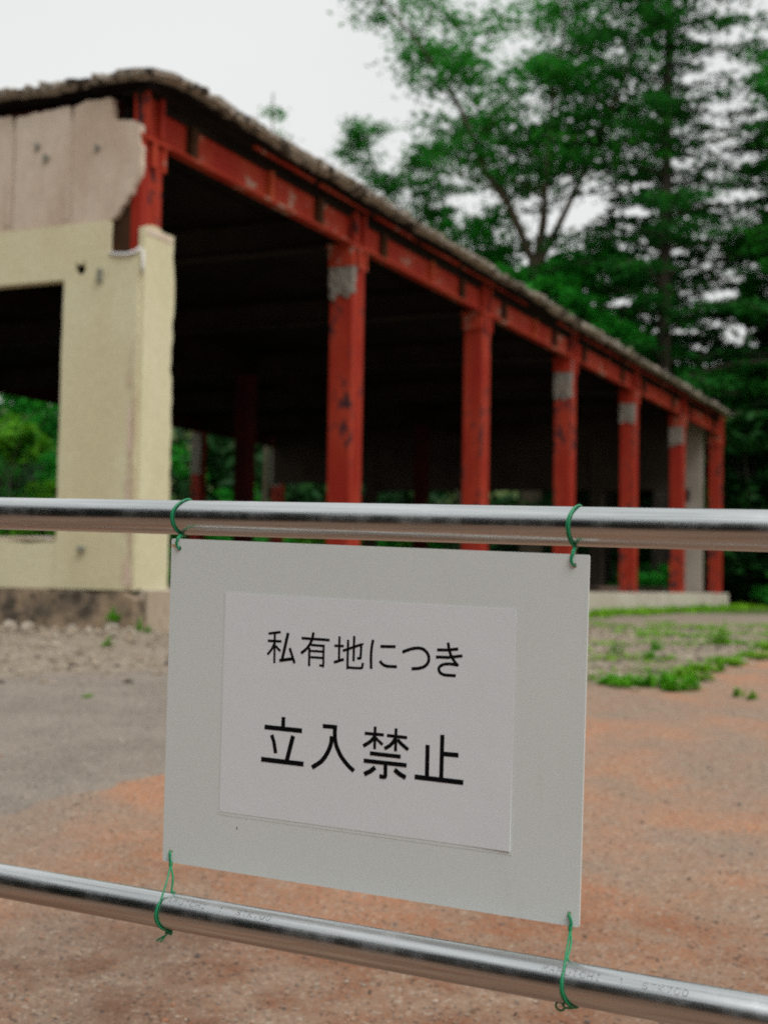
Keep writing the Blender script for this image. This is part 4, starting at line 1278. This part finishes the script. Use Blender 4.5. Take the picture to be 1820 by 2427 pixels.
def pipe_text(txt, a0, ang, adv, w, h, name, parent):
    bm = bmesh.new()
    for i, ch in enumerate(txt):
        if ch == ' ': continue
        for poly in STK[ch]:
            for (x0_, y0_), (x1_, y1_) in zip(poly[:-1], poly[1:]):
                p, q = Vector((i * adv + x0_ * w, y0_ * h)), Vector((i * adv + x1_ * w, y1_ * h))
                dd = (q - p); L_ = dd.length
                if L_ < 1e-6: continue
                dd /= L_; nn = Vector((-dd.y, dd.x)) * 0.00042; dd = dd * 0.0003
                vs = []
                for c in (p - dd + nn, q + dd + nn, q + dd - nn, p - dd - nn):
                    th = ang + (c.y - h / 2) / RP
                    rr = RP + 0.0003
                    vs.append(bm.verts.new((a0 + c.x, -rr * math.cos(th), rr * math.sin(th))))
                bm.faces.new(vs)
    return tag(link(name, bm_mesh(name, bm), M['print'], parent), kind='stuff')
pipe_text('MARUICHI  1  STK700', 0.352, math.radians(45), 0.0093, 0.0058, 0.0075, 'lettering', RAILS['lo'])
pipe_text('MARUICHI  1  STK700', -0.200, math.radians(50), 0.0093, 0.0058, 0.0075, 'lettering', RAILS['lo'])

# ------------------------------------------------------------------ notice board
hx = Vector((0.90114830, -0.44073564, -0.03354153)).normalized()
vy = Vector((0.01704488, -0.05231274, 0.99477968)); vy = (vy - hx * vy.dot(hx)).normalized()
nz = hx.cross(vy)
S0 = Vector((-0.21273403, 1.93373404, 1.13715387))
sign = empty('notice_board', (0, 0, 0), 0, 'white no entry notice board tied between the two pipe rails', 'sign')
sm = Matrix((hx, vy, nz)).transposed().to_4x4(); sm.translation = S0
sign.matrix_world = sm
def sw(x, y, z=0.0): return S0 + hx * x + vy * y + nz * z
HOLES = [(-0.0769, 0.0572), (0.4924, 0.0572), (-0.0775, -0.3620), (0.4980, -0.3617)]
def rounded(x0, x1, y0, y1, r, n=4):
    out = []
    for cx_, cy_, a0 in ((x1 - r, y1 - r, 0), (x0 + r, y1 - r, 90), (x0 + r, y0 + r, 180), (x1 - r, y0 + r, 270)):
        for k in range(n + 1):
            a = math.radians(a0 + 90 * k / n)
            out.append((cx_ + r * math.cos(a), cy_ + r * math.sin(a)))
    return out
mt, t, bs = new_mat('white_board_plastic')
v = coords(t)
c_ = mixc(t, noise(t, v, 3, 4), (0.655, 0.71, 0.70), (0.725, 0.775, 0.765))
c_ = mixc(t, mathn(t, 'MULTIPLY', ramp(t, noise(t, coords(t, (1, 0.25, 1)), 26, 4, 0.7), 0.55, 0.8), 0.25), c_, (0.52, 0.53, 0.48))
# rusty drip beside the top left hole
tcn = t.nodes.new('ShaderNodeTexCoord')
sx = t.nodes.new('ShaderNodeSeparateXYZ'); t.links.new(tcn.outputs['Object'], sx.inputs['Vector'])
wob_ = mathn(t, 'MULTIPLY', mathn(t, 'SUBTRACT', noise(t, v, 160, 3), 0.5), 0.004)
dx = mathn(t, 'ABSOLUTE', mathn(t, 'ADD', sx.outputs['X'], 0.0850)); dy = mathn(t, 'ABSOLUTE', mathn(t, 'ADD', mathn(t, 'SUBTRACT', sx.outputs['Y'], 0.0605), wob_))
msk = mathn(t, 'MULTIPLY', ramp(t, dx, 0.0065, 0.0035), ramp(t, dy, 0.0034, 0.0012))
c_ = mixc(t, mathn(t, 'MULTIPLY', msk, 0.75), c_, (0.55, 0.27, 0.05))
t.links.new(c_, bs.inputs['Base Color'])
bs.inputs['Roughness'].default_value = 0.42
bs.inputs['Specular IOR Level'].default_value = 0.35
bump(t, bs, noise(t, v, 900, 2), 0.06, 0.0004)
M['board'] = mt
hl = [[(hx_ + 0.0031 * math.cos(a), hy_ + 0.0031 * math.sin(a)) for a in np.linspace(0, 2 * math.pi, 17)[:-1]] for hx_, hy_ in HOLES]
bd = plate('board', rounded(-0.0905, 0.5110, -0.3765, 0.0705, 0.003), 'z', -0.0032, 0.0, M['board'], sign, holes=hl)
mt, t, bs = new_mat('laminated_paper')
v = coords(t)
t.links.new(mixc(t, noise(t, v, 5, 4), (0.735, 0.785, 0.815), (0.775, 0.82, 0.85)), bs.inputs['Base Color'])
bs.inputs['Roughness'].default_value = 0.35
bs.inputs['Specular IOR Level'].default_value = 0.3
bump(t, bs, noise(t, v, 6, 3), 0.22, 0.004)
M['paper'] = mt
plate('laminate_edge', [(-0.002, -0.3015), (0.4230, -0.3015), (0.4230, 0.002), (-0.002, 0.002)], 'z', 0.0001, 0.00022, M['board'], sign)
# sheet with a faint curl at its lower right edge
gx, gy = np.linspace(0, 0.42, 43), np.linspace(-0.297, 0, 31)
GX, GY = np.meshgrid(gx, gy)
curl = 0.0005 + 0.0012 * np.clip((GX - 0.34) / 0.08, 0, 1) ** 2 * np.clip((-GY - 0.19) / 0.107, 0, 1) 
top = np.stack([GX, GY, curl], -1).reshape(-1, 3)
ii = np.arange(43 * 31).reshape(31, 43)
qd = np.stack([ii[:-1, :-1], ii[:-1, 1:], ii[1:, 1:], ii[1:, :-1]], -1).reshape(-1, 4)
rim = np.concatenate([ii[0, :], ii[1:, -1], ii[-1, -2::-1], ii[-2:0:-1, 0]])
botv = top[rim].copy(); botv[:, 2] = 0.00025
nb = len(top); k = np.arange(len(rim)); k2 = (k + 1) % len(rim)
sidef = np.stack([rim[k], nb + k, nb + k2, rim[k2]], -1)
paper = link('paper_sheet', mesh_np('paper_sheet', np.concatenate([top, botv]), np.concatenate([qd, sidef])), M['paper'], sign)
tag(paper, 'white printed sheet fixed to the board')
mt, t, bs = new_mat('black_ink')
t.links.new(mixc(t, noise(t, coords(t), 60, 3), (0.004, 0.004, 0.005), (0.008, 0.008, 0.009)), bs.inputs['Base Color'])
bs.inputs['Specular IOR Level'].default_value = 0.05
bs.inputs['Roughness'].default_value = 0.6
M['ink'] = mt
GLYPHS = [
    [([(69.3, -51.3), (88.0, -48.1)], 3.4), ([(79.1, -50.2), (79.6, -89.9)], 3.2), ([(68.6, -60.9), (89.7, -60.5)], 3.4), ([(79.2, -63.5), (75.2, -71.7), (68.8, -79.3)], 3.4), ([(80.6, -67.0), (88.4, -73.5)], 3.4), ([(99.4, -48.6), (91.6, -83.9)], 4.3), ([(87.1, -86.0), (108.4, -82.0)], 4.2), ([(102.5, -68.3), (110.6, -88.0)], 3.6)],
    [([(120.0, -54.1), (162.0, -54.1)], 3.6), ([(137.6, -45.5), (136.2, -53.6), (133.0, -60.8), (128.3, -67.3), (119.8, -74.3)], 3.9), ([(132.2, -66.1), (132.5, -90.2)], 3.4), ([(134.3, -62.2), (155.2, -62.2)], 3.2), ([(153.3, -61.2), (153.7, -86.4), (152.0, -88.1), (147.7, -87.9)], 3.1), ([(133.9, -70.0), (153.6, -69.7)], 3.0), ([(134.2, -78.2), (153.4, -78.0)], 3.0)],
    [([(169.1, -60.9), (183.1, -60.5)], 3.3), ([(176.4, -48.3), (176.6, -78.7)], 3.3), ([(169.2, -82.7), (183.8, -77.5)], 3.7), ([(189.2, -51.9), (189.4, -84.7), (191.7, -87.6), (208.5, -87.2), (210.8, -84.9), (211.5, -80.1)], 3.3), ([(198.0, -46.4), (197.9, -79.1)], 3.3), ([(181.7, -66.7), (207.4, -57.2), (208.4, -58.9), (208.0, -73.1), (206.6, -74.7), (202.9, -74.7)], 3.3)],
    [([(225.3, -49.5), (223.5, -60.3), (223.0, -71.5), (223.6, -87.2)], 3.8), ([(236.0, -57.4), (257.6, -56.3)], 3.9), ([(235.7, -76.1), (240.1, -80.1), (245.8, -82.0), (252.4, -82.0), (260.2, -81.7)], 3.9)],
    [([(267.2, -62.5), (278.5, -58.1), (284.9, -56.5), (291.3, -56.0), (296.9, -57.2), (301.6, -60.9), (304.2, -65.8), (304.1, -71.7), (301.2, -76.5), (296.8, -79.6), (289.5, -81.8), (280.8, -82.8)], 4.1)],
    [([(315.3, -56.5), (329.5, -55.7), (344.3, -53.4)], 3.8), ([(314.1, -65.5), (330.8, -64.9), (350.2, -61.6)], 3.8), ([(330.3, -46.2), (331.7, -53.9), (334.7, -62.0), (339.5, -69.1), (345.0, -74.7)], 3.8), ([(344.6, -73.9), (338.2, -73.0), (330.2, -73.1), (323.4, -74.7), (319.5, -77.7), (318.5, -81.1), (321.1, -85.1), (326.1, -87.0), (331.6, -87.2), (342.1, -87.0)], 3.8)],
    [([(96.0, -160.4), (95.7, -175.4)], 5.8), ([(67.2, -176.2), (124.7, -176.1)], 6.3), ([(78.6, -185.6), (82.4, -194.6), (85.6, -209.6)], 5.4), ([(111.4, -183.9), (108.1, -197.0), (102.8, -217.8)], 6.4), ([(63.5, -219.6), (128.5, -219.6)], 6.5)],
    [([(155.3, -166.9), (176.7, -166.7)], 5.6), ([(173.5, -164.6), (173.8, -179.4), (176.2, -190.3), (179.6, -197.2), (184.4, -204.7), (193.7, -214.1), (203.0, -220.9)], 5.9), ([(169.4, -178.9), (168.5, -187.9), (166.5, -194.5), (163.2, -201.6), (158.5, -208.9), (152.3, -215.2), (141.0, -222.8)], 6.1)],
    [([(217.0, -170.7), (244.5, -170.3)], 4.2), ([(231.8, -160.6), (231.8, -189.7)], 4.1), ([(231.4, -173.7), (227.3, -178.7), (222.7, -182.6), (215.4, -187.2)], 4.9), ([(233.0, -175.2), (237.7, -179.0), (243.3, -182.9)], 4.1), ([(248.9, -170.5), (277.4, -170.6)], 4.1), ([(261.6, -160.2), (261.6, -189.6)], 4.1), ([(261.1, -173.0), (257.0, -179.3), (252.5, -183.6), (245.9, -187.6)], 4.8), ([(263.8, -174.4), (269.6, -179.3), (279.5, -185.8)], 4.8), ([(225.3, -195.6), (269.2, -195.6)], 5.2), ([(216.7, -205.9), (277.9, -205.7)], 5.4), ([(247.9, -206.1), (248.2, -221.4), (245.9, -223.8), (239.8, -223.6)], 5.5), ([(233.5, -212.9), (226.8, -218.5), (218.0, -223.3)], 5.9), ([(261.0, -212.8), (267.2, -217.2), (277.1, -221.5)], 6.1)],
    [([(306.1, -177.0), (306.4, -217.7)], 5.9), ([(326.0, -162.4), (326.1, -218.1)], 5.7), ([(327.5, -186.2), (348.8, -185.9)], 5.9), ([(289.3, -219.1), (356.3, -219.2)], 6.3)],
]
def glyph(strokes, name, parent):
    bm = bmesh.new()
    for si, (pts, w) in enumerate(strokes):
        P = [Vector((a / 1000, b / 1000, 0)) for a, b in pts]
        if len(P) > 3:
            P = smooth_path(P, 5)
        hw = w / 2000
        z0_ = 0.0007 + si * 0.00002
        L, R = [], []
        for i, p in enumerate(P):
            d0 = (P[i] - P[i - 1]).normalized() if i else None
            d1 = (P[i + 1] - P[i]).normalized() if i < len(P) - 1 else None
            d = ((d0 or d1) + (d1 or d0)).normalized()
            n_ = Vector((-d.y, d.x, 0))
            k = hw / max(0.5, n_.dot(Vector((-(d1 or d0).y, (d1 or d0).x, 0))))
            z = z0_ + 0.0012 * min(1, max(0, (p.x - 0.34) / 0.08)) ** 2 * min(1, max(0, (-p.y - 0.19) / 0.107))
            L.append(bm.verts.new((p.x + n_.x * k, p.y + n_.y * k, z))); R.append(bm.verts.new((p.x - n_.x * k, p.y - n_.y * k, z)))
        for i in range(len(P) - 1):
            bm.faces.new((L[i], R[i], R[i + 1], L[i + 1]))
    me = bpy.data.meshes.new(name); bm.to_mesh(me); bm.free()
    return link(name, me, M['ink'], parent)
for g in GLYPHS:
    glyph(g, 'printed_character', paper)
# a tiny dark speck below the sheet
plate('speck', [(0.0275, -0.3150), (0.0287, -0.3148), (0.0291, -0.3175), (0.0283, -0.3172)], 'z', 0.0001, 0.0005, M['ink'], sign)

# ------------------------------------------------------------------ green wire ties
mt, t, bs = new_mat('green_coated_wire')
t.links.new(mixc(t, noise(t, coords(t), 50, 3), (0.006, 0.21, 0.085), (0.012, 0.30, 0.125)), bs.inputs['Base Color'])
bs.inputs['Roughness'].default_value = 0.35
M['wire'] = mt
WR = 0.00115
def rail_frame(key, point):
    A, d, u, f = RAILS[key]
    a = (point - A).dot(d)
    return A + d * a, d, u, f
def ring(c, d, u, f, R, a_of, t0, t1, n=26):
    """arc round the rail; angle 0 = towards the viewer, 90 = top; a_of(angle) = shift along the rail"""
    out = []
    for i in range(n + 1):
        th = t0 + (t1 - t0) * i / n
        out.append(c + d * a_of(th) + f * (R * math.cos(th)) + u * (R * math.sin(th)))
    return out
def wobble(pts, seed, amp=0.0004):
    r = random.Random(seed)
    return [p + Vector((r.uniform(-amp, amp), r.uniform(-amp, amp), r.uniform(-amp, amp))) for p in pts]
def helix(p, q, turns, rad, ph=0.0, n=40):
    d = (q - p); L = d.length; d.normalize()
    x = d.orthogonal().normalized(); y = d.cross(x)
    return [p + d * (L * i / n) + (x * math.cos(ph + turns * 6.283 * i / n) + y * math.sin(ph + turns * 6.283 * i / n)) * rad for i in range(n + 1)]

def upper_tie(hole, ring_off, label, seed, knot_drop, bw):
    c, d, u, f = rail_frame('u', sw(*hole))
    c = c + d * ring_off
    h0 = sw(hole[0], hole[1], 0.0006)
    o = empty('wire_tie', tuple(c), 0, label, 'wire tie', 'green wire ties')
    L = lambda pts: [p - c for p in pts]
    R = RP + WR + 0.0002
    ff = (h0 - c).dot(f)
    bend = lambda th: bw * math.sin(th) ** 2 * (1.0 if math.sin(th) > 0 else 0.6) - 0.004
    for s_ in (0, 1):
        off = (s_ - 0.5) * 0.0026
        pts = ring(c, d, u, f, R + 0.0006 * s_, lambda th: bend(th) + off * math.cos(th * 0.7), math.radians(-92), math.radians(205), 40)
        link('loop', tube_mesh('loop', [(L(pts), WR)], 8), M['wire'], o)
    rb = c - u * (RP + 0.001) + f * 0.006 + d * (bw * 0.6 - 0.004)
    ht = h0 + f * 0.004
    tp = sw(hole[0] - 0.001, 0.0712, 0.0030)
    ke = rb.lerp(tp, 0.9)
    link('twist', tube_mesh('twist', [(L(helix(rb, ke, 2.5, 0.0017)), WR), (L(helix(rb, ke, 2.5, 0.0017, math.pi)), WR)], 7), M['wire'], o)
    for s_ in (0, 1):
        o_ = d * (0.0016 * s_ - 0.001)
        pts = smooth_path([ke + o_, tp + o_, sw(hole[0] - 0.0028, 0.066, 0.0034) + o_, sw(hole[0] - 0.0022, 0.0610, 0.0030) + o_, h0 + nz * 0.0012 + o_, h0 - nz * 0.006 + o_], 6)
        link('tail', tube_mesh('tail', [(L(pts), WR)], 7), M['wire'], o)
    return o
upper_tie(HOLES[0], -0.018, 'green wire tie on the upper rail at the left corner of the notice', 1, 0.22, 0.009)
upper_tie(HOLES[1], -0.005, 'green wire tie on the upper rail at the right corner of the notice', 2, 0.32, 0.005)

def lower_tie(hole, label, seed, ends):
    WR = 0.00135
    h0 = sw(hole[0], hole[1], 0.0008)
    c, d, u, f = rail_frame('l', h0)
    o = empty('wire_tie', tuple(c), 0, label, 'wire tie', 'green wire ties')
    L = lambda pts: [p - c for p in pts]
    R = RP + WR + 0.0002
    kn = h0 - u * 0.0165 + d * 0.003 + f * 0.002                       # where the strands part
    # through the hole, double, down to the small twist
    for s_ in (0, 1):
        pts = smooth_path([h0 - nz * 0.005, h0 + nz * 0.0012 + d * 0.0012 * s_, h0.lerp(kn, 0.55) + f * 0.002 + d * (0.0012 * s_ + (0.002 if ends == 'b' else 0)), kn + d * 0.0008 * s_], 6)
        link('loop', tube_mesh('loop', [(L(wobble(pts, seed, 0.0002)), WR)], 7), M['wire'], o)
    link('twist', tube_mesh('twist', [(L(helix(kn + u * 0.003, kn - u * 0.003, 1.5, 0.0014)), WR * 1.1), (L(helix(kn + u * 0.003, kn - u * 0.003, 1.5, 0.0014, 3.14)), WR * 1.1)], 7), M['wire'], o)
    # strand passing in front of the rail and under it
    topf = c + f * (R * math.cos(math.radians(55))) + u * (R * math.sin(math.radians(55)))
    fr = ring(c, d, u, f, R, lambda th: 0.009 + 0.004 * math.sin(th) + (0.010 * max(0, -math.sin(th)) ** 2) if ends == 'a' else 0.016 + 0.010 * max(0, -math.sin(th)) ** 2, math.radians(48), math.radians(-100), 24)
    for s_ in (0, 1):
        pts = [kn - u * 0.002] + [kn.lerp(fr[0], 0.45) + d * (0.003 if ends == 'a' else 0.001) + f * 0.003] + [p + d * (0.0022 * s_ * min(1, i / 10.0)) + (p - c).normalized() * 0.0004 * s_ for i, p in enumerate(fr)]
        link('loop', tube_mesh('loop', [(L(smooth_path(pts, 3)), WR)], 7), M['wire'], o)
    # strand going down behind the rail
    bk = ring(c, d, u, f, R, lambda th: 0.0105, math.radians(105), math.radians(262), 24)
    pts = [kn - u * 0.001, kn.lerp(bk[0], 0.4) + d * 0.003, kn.lerp(bk[0], 0.7) + d * 0.0025] + bk
    link('loop', tube_mesh('loop', [(L(smooth_path(pts, 3)), WR * 1.1)], 7), M['wire'], o)
    kb = c - u * (RP + 0.003) + d * (0.016 if ends == 'a' else 0.020) + f * 0.003
    if ends == 'a':
        link('twist', tube_mesh('twist', [(L(helix(kb - d * 0.004, kb + d * 0.005 - u * .001, 2.2, 0.002)), WR), (L(helix(kb - d * 0.004, kb + d * 0.005 - u * .001, 2.2, 0.002, 3.14)), WR)], 7), M['wire'], o)
        for e in (-0.0145, -0.0085):
            q = [kb - d * 0.001, kb - u * 0.004 - d * 0.002 + f * 0.003, kb + d * (e + 0.003) - u * 0.0105 + f * 0.006, kb + d * e - u * 0.0135 + f * 0.007]
            link('tail', tube_mesh('tail', [(L(smooth_path(q, 5)), WR * 0.9)], 7), M['wire'], o)
    else:
        lp = [kb + d * (-0.011 + 0.006 * math.cos(a)) + u * (0.0005 + 0.0045 * math.sin(a)) + f * (0.004 + 0.002 * math.cos(a)) for a in np.linspace(0, 6.1, 20)]
        link('tail', tube_mesh('tail', [(L([kb + d * 0.004] + lp), WR)], 7), M['wire'], o)
    return o
lower_tie(HOLES[2], 'green wire tie on the lower rail at the left with two loose ends', 3, 'a')
lower_tie(HOLES[3], 'green wire tie on the lower rail at the right with a curled end', 4, 'b')
